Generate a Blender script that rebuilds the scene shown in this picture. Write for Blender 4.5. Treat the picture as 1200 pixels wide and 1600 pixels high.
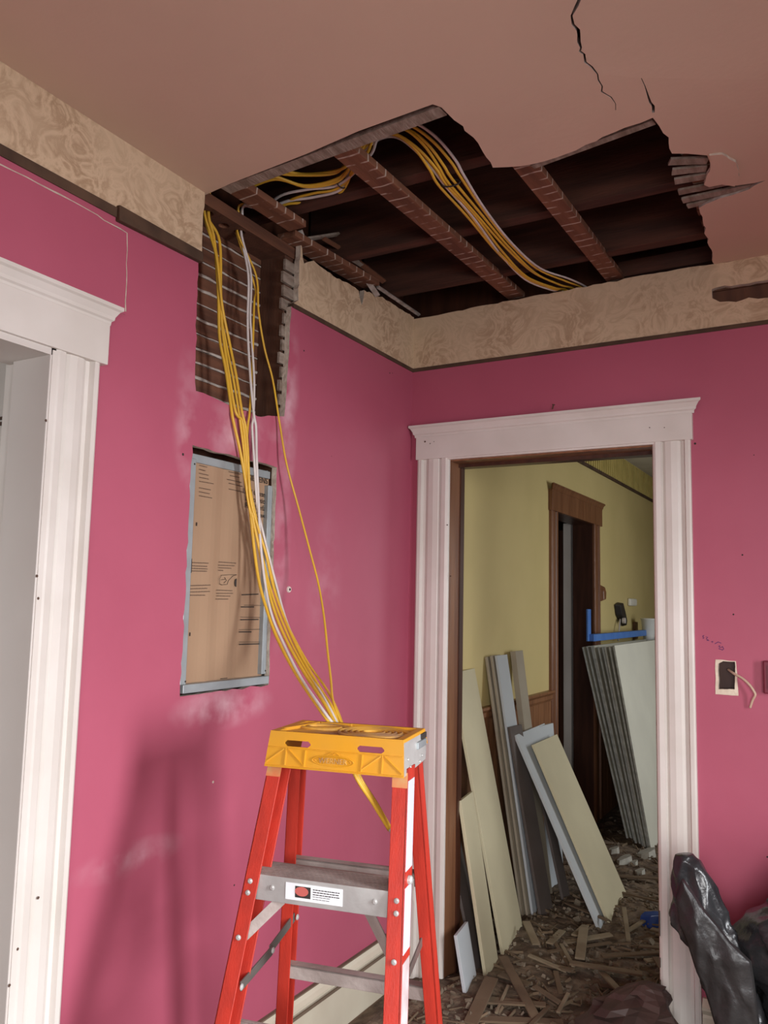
import bpy, bmesh, math, random
from mathutils import Vector, Matrix, noise
from mathutils.geometry import tessellate_polygon

for o in list(bpy.data.objects):
    bpy.data.objects.remove(o, do_unlink=True)
scn = bpy.context.scene
COL = scn.collection
rnd = random.Random(7)

# ------------------------------------------------------------------ camera
FPX = 1281.03
CAM = Vector((1.603, -2.999, 1.453))
_yaw, _pitch, _roll = 0.52306841, 0.109548291, 0.0217855576
_f = Vector((-math.sin(_yaw)*math.cos(_pitch), math.cos(_yaw)*math.cos(_pitch), math.sin(_pitch)))
_r = Vector((math.cos(_yaw), math.sin(_yaw), 0))
_u = _r.cross(_f)
CR = _r*math.cos(_roll) + _u*math.sin(_roll)
CU = -_r*math.sin(_roll) + _u*math.cos(_roll)
CF = _f
cd = bpy.data.cameras.new('camera')
cam = bpy.data.objects.new('camera', cd); COL.objects.link(cam)
cd.sensor_fit = 'VERTICAL'; cd.sensor_height = 36; cd.lens = FPX/1600*36
cd.clip_start = 0.02
m = Matrix((CR, CU, -CF)).transposed().to_4x4(); m.translation = CAM
cam.matrix_world = m
scn.camera = cam

# ------------------------------------------------------------------ world, light, exposure
wd = bpy.data.worlds.new('sky'); scn.world = wd; wd.use_nodes = True
wd.node_tree.nodes['Background'].inputs[0].default_value = (0.75, 0.85, 1.0, 1)
wd.node_tree.nodes['Background'].inputs[1].default_value = 0.6

def area_light(name, loc, rot, sx, sz, power, col, spread=80):
    l = bpy.data.lights.new(name, 'AREA'); l.shape = 'RECTANGLE'; l.size = sx; l.size_y = sz
    l.energy = power; l.color = col; l.spread = math.radians(spread)
    o = bpy.data.objects.new(name, l); COL.objects.link(o); o.location = loc; o.rotation_euler = rot
    return o
HP = math.pi/2
TD = math.radians(68)   # daylight falls in slanting down from the sky
area_light('daylight_window_1', (3.24, -1.65, 1.45), (0, TD, 0), 1.1, 0.50, 46, (0.95, 0.97, 1.0), 112)
area_light('daylight_window_2', (3.24, -3.45, 1.45), (0, TD, 0), 1.1, 0.50, 24, (0.93, 0.97, 1.0), 105)
area_light('daylight_window_3', (2.46, 2.4, 1.45), (0, TD, 0), 1.2, 1.1, 24, (0.95, 0.98, 1.0), 165)
area_light('fill_light_left_room', (-0.75, -4.47, 1.4), (math.radians(80), 0, 0), 1.0, 1.1, 11, (0.95, 0.98, 1.0), 120)  # added unseen lamp, brightens the left jamb and the room beyond
area_light('daylight_window_5', (1.95, -4.46, 1.45), (math.radians(72), 0, 0), 0.8, 1.2, 16, (0.97, 0.98, 1.0), 90)
area_light('fill_light_corner', (2.78, -4.46, 1.45), (math.radians(72), 0, math.radians(25)), 0.6, 1.2, 20, (1.0, 0.98, 0.96), 90)  # added unseen lamp, turned to brighten the left wall near the corner
vs = scn.view_settings
vs.view_transform = 'Standard'; vs.look = 'None'; vs.exposure = -0.08; vs.gamma = 1.0; vs.use_curve_mapping = False

# ------------------------------------------------------------------ rays through the photograph onto real planes
def ray(px, py): return CF*FPX + CR*(px-600) - CU*(py-800)
def onx(X, px, py): d = ray(px, py); return CAM + d*((X-CAM.x)/d.x)
def ony(Y, px, py): d = ray(px, py); return CAM + d*((Y-CAM.y)/d.y)
def onz(Z, px, py): d = ray(px, py); return CAM + d*((Z-CAM.z)/d.z)
CZ0, CZS = 2.625, 0.036
def zc(y): return CZ0 + CZS*max(0.0, min(1.3, y+1.3))
def onceil(px, py, dz=0.0):
    d = ray(px, py)       # plane z = CZ0+dz + CZS*(y+1.3)
    t = (CZ0+dz + CZS*(CAM.y+1.3) - CAM.z)/(d.z - CZS*d.y)
    p = CAM + d*t
    if p.y < -1.3: p = onz(CZ0+dz, px, py)
    return p

# ------------------------------------------------------------------ materials
MATS = {}
def mat(name, c, rough=0.6, c2=None, scale=6.0, bump=0.0, bscale=40.0, metal=0.0, detail=4.0, spec=0.4, lo=0.35, hi=0.65, stretch=None, coat=0.0):
    if name in MATS: return MATS[name]
    M = bpy.data.materials.new(name); M.use_nodes = True; MATS[name] = M
    nt = M.node_tree; N = nt.nodes; L = nt.links; B = N['Principled BSDF']
    B.inputs['Base Color'].default_value = (*c, 1); B.inputs['Roughness'].default_value = rough
    B.inputs['Metallic'].default_value = metal; B.inputs['Specular IOR Level'].default_value = spec
    B.inputs['Coat Weight'].default_value = coat
    tc = N.new('ShaderNodeTexCoord'); mp = N.new('ShaderNodeMapping'); L.new(tc.outputs['Object'], mp.inputs[0])
    if stretch: mp.inputs['Scale'].default_value = stretch
    if c2 is None: c2 = tuple(x*0.86 for x in c)
    n = N.new('ShaderNodeTexNoise'); n.inputs['Scale'].default_value = scale; n.inputs['Detail'].default_value = detail
    L.new(mp.outputs[0], n.inputs['Vector'])
    r = N.new('ShaderNodeValToRGB'); r.color_ramp.elements[0].position = lo; r.color_ramp.elements[1].position = hi
    r.color_ramp.elements[0].color = (*c, 1); r.color_ramp.elements[1].color = (*c2, 1)
    L.new(n.outputs['Fac'], r.inputs[0]); L.new(r.outputs[0], B.inputs['Base Color'])
    if bump > 0:
        n2 = N.new('ShaderNodeTexNoise'); n2.inputs['Scale'].default_value = bscale; n2.inputs['Detail'].default_value = 6
        L.new(mp.outputs[0], n2.inputs['Vector'])
        b = N.new('ShaderNodeBump'); b.inputs['Strength'].default_value = bump; b.inputs['Distance'].default_value = 0.01
        L.new(n2.outputs['Fac'], b.inputs['Height']); L.new(b.outputs[0], B.inputs['Normal'])
    M['ramp'] = r.name
    return M

def add_dust(M, spots, col):
    """whitish plaster smears with their own ragged shape: (centre, half size) boxes in object space"""
    nt = M.node_tree; N = nt.nodes; L = nt.links; B = N['Principled BSDF']
    tc = N.new('ShaderNodeTexCoord')
    nz = N.new('ShaderNodeTexNoise'); nz.inputs['Scale'].default_value = 9; nz.inputs['Detail'].default_value = 5
    L.new(tc.outputs['Object'], nz.inputs['Vector'])
    nr = N.new('ShaderNodeMapRange'); nr.inputs[1].default_value = 0.42; nr.inputs[2].default_value = 0.72
    L.new(nz.outputs['Fac'], nr.inputs[0])
    src = B.inputs['Base Color'].links[0].from_socket
    for (c, h, amt) in spots:
        s = N.new('ShaderNodeVectorMath'); s.operation = 'SUBTRACT'; s.inputs[1].default_value = c; L.new(tc.outputs['Object'], s.inputs[0])
        d = N.new('ShaderNodeVectorMath'); d.operation = 'DIVIDE'; d.inputs[1].default_value = h; L.new(s.outputs[0], d.inputs[0])
        l = N.new('ShaderNodeVectorMath'); l.operation = 'LENGTH'; L.new(d.outputs[0], l.inputs[0])
        mr = N.new('ShaderNodeMapRange'); mr.inputs[1].default_value = 1.0; mr.inputs[2].default_value = 0.2; mr.inputs[3].default_value = 0; mr.inputs[4].default_value = amt
        L.new(l.outputs['Value'], mr.inputs[0])
        mu = N.new('ShaderNodeMath'); mu.operation = 'MULTIPLY'; L.new(mr.outputs[0], mu.inputs[0]); L.new(nr.outputs[0], mu.inputs[1])
        mx = N.new('ShaderNodeMix'); mx.data_type = 'RGBA'; mx.inputs[7].default_value = (*col, 1)
        L.new(mu.outputs[0], mx.inputs[0]); L.new(src, mx.inputs[6]); src = mx.outputs[2]
    L.new(src, B.inputs['Base Color'])

PINK = (0.43, 0.092, 0.148)
M_pink = mat('pink_wall_paint', PINK, 0.52, (0.40, 0.082, 0.134), 2.5, 0.10, 14)
M_pinkA = mat('pink_wall_paint_dusty', PINK, 0.52, (0.40, 0.082, 0.134), 2.5, 0.10, 14)
add_dust(M_pinkA, [((0, -1.12, 1.14), (0.2, 0.24, 0.07), 0.8), ((0, -1.10, 1.94), (0.2, 0.26, 0.10), 0.6), ((0, -0.87, 2.1), (0.2, 0.07, 0.36), 0.7),
                   ((0, -0.88, 1.6), (0.2, 0.06, 0.34), 0.4), ((0, -1.33, 1.95), (0.2, 0.06, 0.25), 0.45), ((0, -0.62, 1.5), (0.2, 0.12, 0.3), 0.2), ((0, -1.45, 0.8), (0.2, 0.2, 0.05), 0.5)], (0.72, 0.5, 0.55))
M_edge = mat('broken_plaster_edge', (0.62, 0.54, 0.45), 0.9, (0.45, 0.37, 0.3), 40, 0.4, 90)
M_ceil = mat('ceiling_plaster', (0.67, 0.49, 0.375), 0.75, (0.62, 0.45, 0.345), 1.6, 0.06, 60)
M_grey_edge = mat('grey_plaster_edge', (0.42, 0.36, 0.32), 0.95, (0.25, 0.2, 0.17), 40, 0.5, 90)
M_yellow = mat('yellow_wall_paint', (0.66, 0.53, 0.24), 0.5, (0.60, 0.48, 0.21), 2.0, 0.06, 20)
M_white = mat('white_trim_paint', (0.68, 0.63, 0.585), 0.38, (0.62, 0.57, 0.52), 5, 0.05, 30)
M_chip = mat('paint_chip', (0.09, 0.05, 0.035), 0.8)
M_jambwhite = mat('grey_white_paint', (0.60, 0.55, 0.51), 0.45, (0.56, 0.51, 0.47), 3)
M_wood = mat('stained_wood', (0.22, 0.095, 0.045), 0.35, (0.15, 0.058, 0.026), 5, 0.1, 30, stretch=(6, 6, 0.6))
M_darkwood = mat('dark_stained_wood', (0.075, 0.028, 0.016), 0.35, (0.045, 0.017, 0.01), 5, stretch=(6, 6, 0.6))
M_lath = mat('old_brown_lath', (0.17, 0.068, 0.035), 0.8, (0.09, 0.036, 0.02), 7, 0.2, 40, stretch=(4, 0.5, 4))
M_stud = mat('old_stud_wood', (0.115, 0.048, 0.026), 0.8, (0.075, 0.03, 0.017), 6, 0.2, 40, stretch=(5, 5, 0.6))
M_joist = mat('old_joist_wood', (0.085, 0.03, 0.017), 0.85, (0.04, 0.015, 0.009), 6, 0.2, 40, stretch=(0.5, 5, 5))
M_greylath = mat('weathered_grey_lath', (0.33, 0.27, 0.22), 0.9, (0.19, 0.14, 0.105), 12, 0.3, 50, stretch=(4, 1, 4))
M_key = mat('plaster_keys', (0.55, 0.49, 0.43), 0.95, (0.4, 0.34, 0.29), 30, 0.4, 90)
M_rail = mat('brown_rail_scar', (0.10, 0.055, 0.032), 0.85, (0.055, 0.03, 0.018), 10, 0.2, 40)
M_white_print = mat('white_sticker', (0.82, 0.84, 0.86), 0.4, (0.75, 0.77, 0.8), 20)

def striped_strip():
    M = mat('furring_strip_wood', (0.21, 0.088, 0.047), 0.8, (0.13, 0.052, 0.028), 6, 0.2, 40, stretch=(5, 0.6, 5))
    nt = M.node_tree; N = nt.nodes; L = nt.links; B = N['Principled BSDF']
    tc = N.new('ShaderNodeTexCoord'); sp = N.new('ShaderNodeSeparateXYZ'); L.new(tc.outputs['Object'], sp.inputs[0])
    nz = N.new('ShaderNodeTexNoise'); nz.inputs['Scale'].default_value = 14; L.new(tc.outputs['Object'], nz.inputs['Vector'])
    a = N.new('ShaderNodeMath'); a.operation = 'MULTIPLY_ADD'; a.inputs[1].default_value = 0.018; L.new(nz.outputs['Fac'], a.inputs[0]); L.new(sp.outputs['Y'], a.inputs[2])
    b = N.new('ShaderNodeMath'); b.operation = 'PINGPONG'; b.inputs[1].default_value = 0.0235; L.new(a.outputs[0], b.inputs[0])
    c = N.new('ShaderNodeMapRange'); c.inputs[1].default_value = 0.0042; c.inputs[2].default_value = 0.0018; L.new(b.outputs[0], c.inputs[0])
    n3 = N.new('ShaderNodeTexNoise'); n3.inputs['Scale'].default_value = 22; L.new(tc.outputs['Object'], n3.inputs['Vector'])
    d = N.new('ShaderNodeMapRange'); d.inputs[1].default_value = 0.42; d.inputs[2].default_value = 0.56; L.new(n3.outputs['Fac'], d.inputs[0])
    e = N.new('ShaderNodeMath'); e.operation = 'MULTIPLY'; L.new(c.outputs[0], e.inputs[0]); L.new(d.outputs[0], e.inputs[1])
    src = B.inputs['Base Color'].links[0].from_socket
    mx = N.new('ShaderNodeMix'); mx.data_type = 'RGBA'; mx.inputs[7].default_value = (0.5, 0.4, 0.33, 1)
    L.new(e.outputs[0], mx.inputs[0]); L.new(src, mx.inputs[6]); L.new(mx.outputs[2], B.inputs['Base Color'])
    return M
M_strip = striped_strip()

def wallpaper():
    M = bpy.data.materials.new('swirled_wallpaper'); M.use_nodes = True
    nt = M.node_tree; N = nt.nodes; L = nt.links; B = N['Principled BSDF']; B.inputs['Roughness'].default_value = 0.8
    tc = N.new('ShaderNodeTexCoord')
    nz = N.new('ShaderNodeTexNoise'); nz.inputs['Scale'].default_value = 10; nz.inputs['Detail'].default_value = 6; nz.inputs['Roughness'].default_value = 0.6; nz.inputs['Distortion'].default_value = 1.2
    L.new(tc.outputs['Object'], nz.inputs['Vector'])
    mu = N.new('ShaderNodeMath'); mu.operation = 'MULTIPLY'; mu.inputs[1].default_value = 5.0; L.new(nz.outputs['Fac'], mu.inputs[0])
    pp = N.new('ShaderNodeMath'); pp.operation = 'PINGPONG'; pp.inputs[1].default_value = 0.5; L.new(mu.outputs[0], pp.inputs[0])
    rp = N.new('ShaderNodeValToRGB'); rp.color_ramp.elements[0].position = 0.0; rp.color_ramp.elements[1].position = 0.5
    rp.color_ramp.elements[0].color = (0.39, 0.26, 0.155, 1); rp.color_ramp.elements[1].color = (0.60, 0.44, 0.29, 1)
    L.new(pp.outputs[0], rp.inputs[0])
    n2 = N.new('ShaderNodeTexNoise'); n2.inputs['Scale'].default_value = 3.2; n2.inputs['Detail'].default_value = 3; L.new(tc.outputs['Object'], n2.inputs['Vector'])
    r2 = N.new('ShaderNodeMapRange'); r2.inputs[1].default_value = 0.38; r2.inputs[2].default_value = 0.64; L.new(n2.outputs['Fac'], r2.inputs[0])
    mx = N.new('ShaderNodeMix'); mx.data_type = 'RGBA'; mx.inputs[7].default_value = (0.60, 0.45, 0.30, 1)
    m3 = N.new('ShaderNodeMath'); m3.operation = 'MULTIPLY'; m3.inputs[1].default_value = 0.75; L.new(r2.outputs[0], m3.inputs[0])
    L.new(m3.outputs[0], mx.inputs[0]); L.new(rp.outputs[0], mx.inputs[6]); L.new(mx.outputs[2], B.inputs['Base Color'])
    return M
M_paper = wallpaper()

# ------------------------------------------------------------------ mesh helpers
def link(o, parent=None):
    COL.objects.link(o)
    if parent is not None: o.parent = parent
    return o
class MB:
    def __init__(s): s.v = []; s.f = []; s.mi = []
    def add(s, vs, fs, mi=0):
        b = len(s.v); s.v += [tuple(v) for v in vs]
        for f in fs: s.f.append([b+i for i in f]); s.mi.append(mi)
        return s
    def hexa(s, p, mi=0):   # p: 4 bottom ccw, 4 top
        return s.add(p, [(3,2,1,0),(4,5,6,7),(0,1,5,4),(1,2,6,5),(2,3,7,6),(3,0,4,7)], mi)
    def box(s, x0, x1, y0, y1, z0, z1, mi=0):
        return s.hexa([(x0,y0,z0),(x1,y0,z0),(x1,y1,z0),(x0,y1,z0),(x0,y0,z1),(x1,y0,z1),(x1,y1,z1),(x0,y1,z1)], mi)
    def bar(s, a, b, w, t, wdir, mi=0):
        """bar from a to b, width w along wdir, thickness t"""
        a = Vector(a); b = Vector(b); ax = (b-a).normalized(); wd_ = Vector(wdir); wd_ = (wd_ - ax*wd_.dot(ax)).normalized(); n = ax.cross(wd_)
        h = wd_*(w/2); k = n*(t/2)
        return s.hexa([a-h-k, a+h-k, a+h+k, a-h+k, b-h-k, b+h-k, b+h+k, b-h+k], mi)
    def prism(s, prof, fn0, fn1, mi=0):
        """profile [(a,b)..]; fn0/fn1 map (a,b) to the two end points"""
        n = len(prof); A = [fn0(*p) for p in prof]; Bq = [fn1(*p) for p in prof]
        tris = tessellate_polygon([[Vector((p[0], p[1], 0)) for p in prof]])
        b = len(s.v); s.v += [tuple(x) for x in A] + [tuple(x) for x in Bq]
        for i in range(n):
            j = (i+1) % n; s.f.append([b+i, b+j, b+n+j, b+n+i]); s.mi.append(mi)
        for t in tris:
            s.f.append([b+i for i in t]); s.mi.append(mi)
            s.f.append([b+n+i for i in reversed(t)]); s.mi.append(mi)
        return s
    def tube(s, pts, r, seg=8, closed=False, mi=0, flat=1.0):
        pts = [Vector(p) for p in pts]; n = len(pts); b = len(s.v)
        prev = None
        for i, p in enumerate(pts):
            t = (pts[(i+1) % n] - pts[i-1]) if (closed or 0 < i < n-1) else (pts[1]-pts[0] if i == 0 else pts[-1]-pts[-2])
            t.normalize()
            if prev is None:
                a = Vector((0,0,1)) if abs(t.z) < 0.9 else Vector((1,0,0)); q = t.cross(a).normalized()
            else: q = (prev - t*prev.dot(t)).normalized()
            prev = q; w = t.cross(q)
            rr = r[i] if isinstance(r, (list, tuple)) else r
            for k in range(seg):
                an = 2*math.pi*k/seg; s.v.append(tuple(p + q*(rr*math.cos(an)) + w*(rr*flat*math.sin(an))))
        m_ = n if closed else n-1
        for i in range(m_):
            for k in range(seg):
                a0 = b+i*seg+k; a1 = b+i*seg+(k+1) % seg; j = (i+1) % n
                s.f.append([a0, a1, b+j*seg+(k+1) % seg, b+j*seg+k]); s.mi.append(mi)
        if not closed:
            s.f.append([b+k for k in reversed(range(seg))]); s.mi.append(mi)
            s.f.append([b+(n-1)*seg+k for k in range(seg)]); s.mi.append(mi)
        return s
    def lathe(s, prof, origin, axis, seg=20, mi=0, sx=1.0, ref=None):
        """prof [(r,h)..] around axis"""
        o = Vector(origin); ax = Vector(axis).normalized()
        a = Vector(ref) if ref else (Vector((0,0,1)) if abs(ax.z) < 0.9 else Vector((1,0,0)))
        q = (a - ax*a.dot(ax)).normalized(); w = ax.cross(q); b = len(s.v); n = len(prof)
        for (r, h) in prof:
            for k in range(seg):
                an = 2*math.pi*k/seg; s.v.append(tuple(o + ax*h + q*(r*sx*math.cos(an)) + w*(r*math.sin(an))))
        for i in range(n-1):
            for k in range(seg):
                s.f.append([b+i*seg+k, b+i*seg+(k+1) % seg, b+(i+1)*seg+(k+1) % seg, b+(i+1)*seg+k]); s.mi.append(mi)
        s.f.append([b+k for k in reversed(range(seg))]); s.mi.append(mi)
        s.f.append([b+(n-1)*seg+k for k in range(seg)]); s.mi.append(mi)
        return s
    def build(s, name, mats, parent=None, smooth=False, bevel=0):
        me = bpy.data.meshes.new(name); me.from_pydata(s.v, [], s.f); me.update()
        bm = bmesh.new(); bm.from_mesh(me); bmesh.ops.recalc_face_normals(bm, faces=bm.faces[:]); bm.to_mesh(me); bm.free()
        mats = mats if isinstance(mats, (list, tuple)) else [mats]
        for mm in mats: me.materials.append(mm)
        if len(mats) > 1:
            for p, i in zip(me.polygons, s.mi): p.material_index = i
        if smooth:
            for p in me.polygons: p.use_smooth = True
        o = bpy.data.objects.new(name, me); link(o, parent)
        if bevel:
            b = o.modifiers.new('bevel', 'BEVEL'); b.width = bevel; b.segments = 2; b.limit_method = 'ANGLE'
        return o

def pip(x, y, poly):
    c = False; n = len(poly)
    for i in range(n):
        x1, y1 = poly[i]; x2, y2 = poly[i-1]
        if (y1 > y) != (y2 > y) and x < (x2-x1)*(y-y1)/(y2-y1)+x1: c = not c
    return c
def jag(pts, step=0.03, amp=0.006, closed=True, seed=0, skip=()):
    """ragged outline: subdivide and push about; segments listed in skip stay straight"""
    R_ = random.Random(seed); out = []; n = len(pts)
    for i in range(n if closed else n-1):
        a = Vector(pts[i]); b = Vector(pts[(i+1) % n]); out.append(tuple(a))
        if i in skip: continue
        L_ = (b-a).length; k = int(L_/step)
        nn = Vector((-(b-a).y, (b-a).x)).normalized() if L_ > 0 else Vector((0,0))
        for j in range(1, k):
            t = (j + R_.uniform(-.3, .3))/k; out.append(tuple(a.lerp(b, t) + nn*R_.uniform(-amp, amp)))
    if not closed: out.append(tuple(pts[-1]))
    return out
def slab(name, outer, holes, front, back, mats, parent=None):
    """flat piece with holes; front(a,b)/back(a,b) give the 3D points of both faces; mats=[face, edge(, back)]"""
    bm = bmesh.new(); es = []; loops = []
    for lp in [outer]+list(holes):
        vs_ = [bm.verts.new((a, b, 0)) for a, b in lp]; loops.append(vs_)
        for i in range(len(vs_)): es.append(bm.edges.new((vs_[i], vs_[(i+1) % len(vs_)])))
    bm.verts.index_update()
    bmesh.ops.triangle_fill(bm, use_beauty=True, edges=es)
    tris = []
    for f in bm.faces:
        c = f.calc_center_median()
        if not pip(c.x, c.y, outer) or any(pip(c.x, c.y, h) for h in holes): continue
        tris.append([v.index for v in f.verts])
    P = [(v.co.x, v.co.y) for v in bm.verts]; LI = [[v.index for v in l] for l in loops]; bm.free()
    s = MB(); n = len(P); s.v = [tuple(front(*p)) for p in P] + [tuple(back(*p)) for p in P]
    bi = 2 if len(mats) > 2 else 0
    for t in tris:
        s.f.append(t); s.mi.append(0); s.f.append([n+i for i in reversed(t)]); s.mi.append(bi)
    for l in LI:
        for i in range(len(l)):
            a, b = l[i], l[(i+1) % len(l)]; s.f.append([a, b, n+b, n+a]); s.mi.append(1)
    return s.build(name, mats, parent)

def tag(o, label=None, cat=None, group=None, kind=None):
    if label: o['label'] = label
    if cat: o['category'] = cat
    if group: o['group'] = group
    if kind: o['kind'] = kind
    return o
def empty(name, loc=(0,0,0), rz=0.0):
    o = bpy.data.objects.new(name, None); o.empty_display_size = 0.1; COL.objects.link(o); o.location = loc; o.rotation_euler = (0, 0, rz); return o
def struct(o, label, cat='room part'): return tag(o, label, cat, kind='structure')
def spline(pts, n=6):
    P = [Vector(p) for p in pts]; out = []
    for i in range(len(P)-1):
        p0 = P[max(i-1, 0)]; p1 = P[i]; p2 = P[i+1]; p3 = P[min(i+2, len(P)-1)]
        for k in range(n):
            t = k/n
            out.append(0.5*((2*p1) + (p2-p0)*t + (2*p0-5*p1+4*p2-p3)*t*t + (3*p1-p0-3*p2+p3)*t*t*t))
    out.append(P[-1]); return out
def text_part(name, body, size, origin, xd, up, M, parent, ext=0.0006, align='LEFT'):
    cu = bpy.data.curves.new(name, 'FONT'); cu.body = body; cu.size = size; cu.extrude = ext; cu.align_x = align
    cu.resolution_u = 3
    t = bpy.data.objects.new(name, cu); COL.objects.link(t)
    bpy.context.view_layer.update()
    me = bpy.data.meshes.new_from_object(t.evaluated_get(bpy.context.evaluated_depsgraph_get()))
    bpy.data.objects.remove(t, do_unlink=True)
    me.materials.clear(); me.materials.append(M)
    xd = Vector(xd).normalized(); up = Vector(up); up = (up - xd*up.dot(xd)).normalized(); nn = xd.cross(up)
    mm = Matrix((xd, up, nn)).transposed().to_4x4(); mm.translation = Vector(origin); me.transform(mm)
    o = bpy.data.objects.new(name, me); link(o, parent); return o

# ================================================================== STRUCTURE
# ---- floor (main room and hall are one boarded floor)
M_floor = mat('dusty_floorboards', (0.20, 0.13, 0.085), 0.8, (0.11, 0.07, 0.045), 4, 0.3, 30, stretch=(5, 0.6, 5))
b = MB(); b.box(-1.75, 3.4, -4.5, 6.2, -0.08, -0.002)
floor = struct(b.build('floor', M_floor), 'dusty wooden floor running through the doorway', 'floor')
x = -1.7
b = MB()
while x < 3.3:
    b.box(x, x+0.082, -4.45, 6.1, -0.004, 0.0); x += 0.086
o = b.build('floorboards', M_floor, floor); o['kind'] = 'stuff'

# ---- ceiling with the hole
hp = [onceil(*q) for q in [(360,287),(480,240),(560,205),(676,163),(690,168),(740,215),(770,262),(795,261),(830,257),(870,246),(900,235),(975,200),(1020,184),(1030,197),(1045,215),(1050,240),(1105,243),(1112,262),(1150,290),(1196,282),(1170,296),(1125,310),(1092,325),(1098,345),(1108,385),(1117,414)]]
hp = [(p.x, p.y) for p in hp]
rag = jag(hp, 0.028, 0.0045, closed=False, seed=3, skip=(0,1,2))
outer = [(-0.02, -4.42), (3.3, -4.42), (3.3, 0.0), (hp[-1][0], 0.0)] + list(reversed(rag)) + [(-0.02, -1.29)]
def crack(pxs, w, seed):
    R_ = random.Random(seed); pts = jag([tuple(onceil(*q).xy) for q in pxs], 0.02, 0.006, closed=False, seed=seed)
    L_ = []; Rr = []; n = len(pts)
    for i, p in enumerate(pts):
        a = Vector(pts[max(0, i-1)]); c = Vector(pts[min(n-1, i+1)]); t = (c-a).normalized(); nn = Vector((-t.y, t.x))
        ww = w*(0.25+0.75*math.sin(math.pi*min(1, (n-1-i)/(n*0.6))*0.5))*R_.uniform(.6, 1.2)
        L_.append(tuple(Vector(p)+nn*ww)); Rr.append(tuple(Vector(p)-nn*ww))
    return L_ + list(reversed(Rr))
c1 = crack([(912,-60),(905,0),(893,25),(908,75),(906,80),(925,105),(935,125),(940,143),(955,152),(962,172)], 0.0032, 5)
c2 = crack([(1021,176),(1016,160),(1012,148),(1008,135),(1002,122)], 0.0030, 6)
ceiling = slab('ceiling', outer, [c1, c2], lambda a, b_: (a, b_, zc(b_)), lambda a, b_: (a, b_, zc(b_)+0.018), [M_ceil, M_grey_edge, M_grey_edge])
struct(ceiling, 'pinkish plaster ceiling with a large ragged hole and a jagged crack', 'ceiling')
# furring strips (along y), joists (along x), subfloor above
def strip(x0, x1, y0, y1, dx=0.0, dz=0.0):
    s_ = MB(); za, zb = zc(y0)+0.019+dz, zc(y1)+0.019+dz; t = 0.022
    s_.hexa([(x0,y0,za),(x1,y0,za),(x1+dx,y1,zb),(x0+dx,y1,zb),(x0,y0,za+t),(x1,y0,za+t),(x1+dx,y1,zb+t),(x0+dx,y1,zb+t)])
    return s_.build('furring_strip', M_strip, ceiling, bevel=0.002)
strip(0.03, 0.10, -1.5, -0.93, -0.005)
strip(-0.045, 0.03, -0.90, -0.36, 0.01, -0.004)
strip(0.412, 0.482, -1.6, 0.05, 0.0)
strip(0.815, 0.880, -1.6, 0.05, 0.0)
strip(1.235, 1.300, -1.5, 0.05, 0.0)
for yj in (-1.43, -1.00, -0.61, -0.225):
    s_ = MB(); s_.box(-0.12, 3.2, yj, yj+0.05, 2.694, 2.90); s_.build('joist', M_joist, ceiling, bevel=0.002)
s_ = MB(); s_.box(0.86, 1.33, 0.035, 0.085, 2.70, 2.76); s_.build('blocking', M_joist, ceiling)
for k in range(22):
    s_ = MB(); s_.box(-0.12+k*0.15, 0.022+k*0.15, -1.9, 0.3, 2.90, 2.92); s_.build('subfloor_board', M_joist, ceiling)
s_ = MB(); s_.box(-0.14, 3.3, -4.42, 0.3, 2.925, 2.94); s_.build('upper_floor', M_darkwood, ceiling)
s_ = MB(); s_.box(-0.145, -0.13, -4.42, 0.3, 2.64, 2.93); s_.box(-0.14, 3.3, 0.14, 0.16, 2.64, 2.93); s_.build('rim_board', M_darkwood, ceiling)
# exposed lath at the right of the hole
for k, (pa, pb, w) in enumerate([((1046,252),(1106,250),.03),((1050,268),(1104,262),.03),((1054,283),(1104,274),.03),((1060,300),(1155,281),.028),((1066,313),(1196,285),.028),((1074,322),(1120,311),.022)]):
    a = onceil(*pa, 0.010); c = onceil(*pb, 0.010); s_ = MB(); s_.bar(a, c, w, 0.007, (0, 1, 0)); s_.build('lath', M_greylath, ceiling)
# lath ends above the ragged right edge and the near edge
for k in range(11):
    yy = -0.50+k*0.047; s_ = MB(); xx = 1.228 + rnd.uniform(-.012, .006)
    s_.box(xx, 1.30, yy, yy+0.036, zc(yy)+0.012, zc(yy)+0.0185); s_.build('lath', M_lath, ceiling)
a = onceil(352, 295, 0.008); c = onceil(692, 170, 0.008); s_ = MB(); s_.bar(a, c, 0.04, 0.012, (0, 1, 0)); s_.build('lath', M_greylath, ceiling)
a = onceil(832, 259, 0.010); c = onceil(1022, 189, 0.010); s_ = MB(); s_.bar(a, c, 0.022, 0.008, (0, 1, 0)); s_.build('lath', M_greylath, ceiling)
# hanging plaster flap
fl = [(1108,243),(1128,240),(1150,252),(1155,275),(1148,290),(1128,288),(1108,293),(1100,290),(1110,262)]
fl = [onceil(*q, -0.004).xy for q in fl]
slab('plaster_flap', jag([tuple(p) for p in fl], .02, .002, seed=9), [], lambda a, b_: (a, b_, zc(b_)-0.004-(a-1.3)*0.06), lambda a, b_: (a, b_, zc(b_)+0.008-(a-1.3)*0.06), [M_ceil, M_edge], ceiling)

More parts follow.
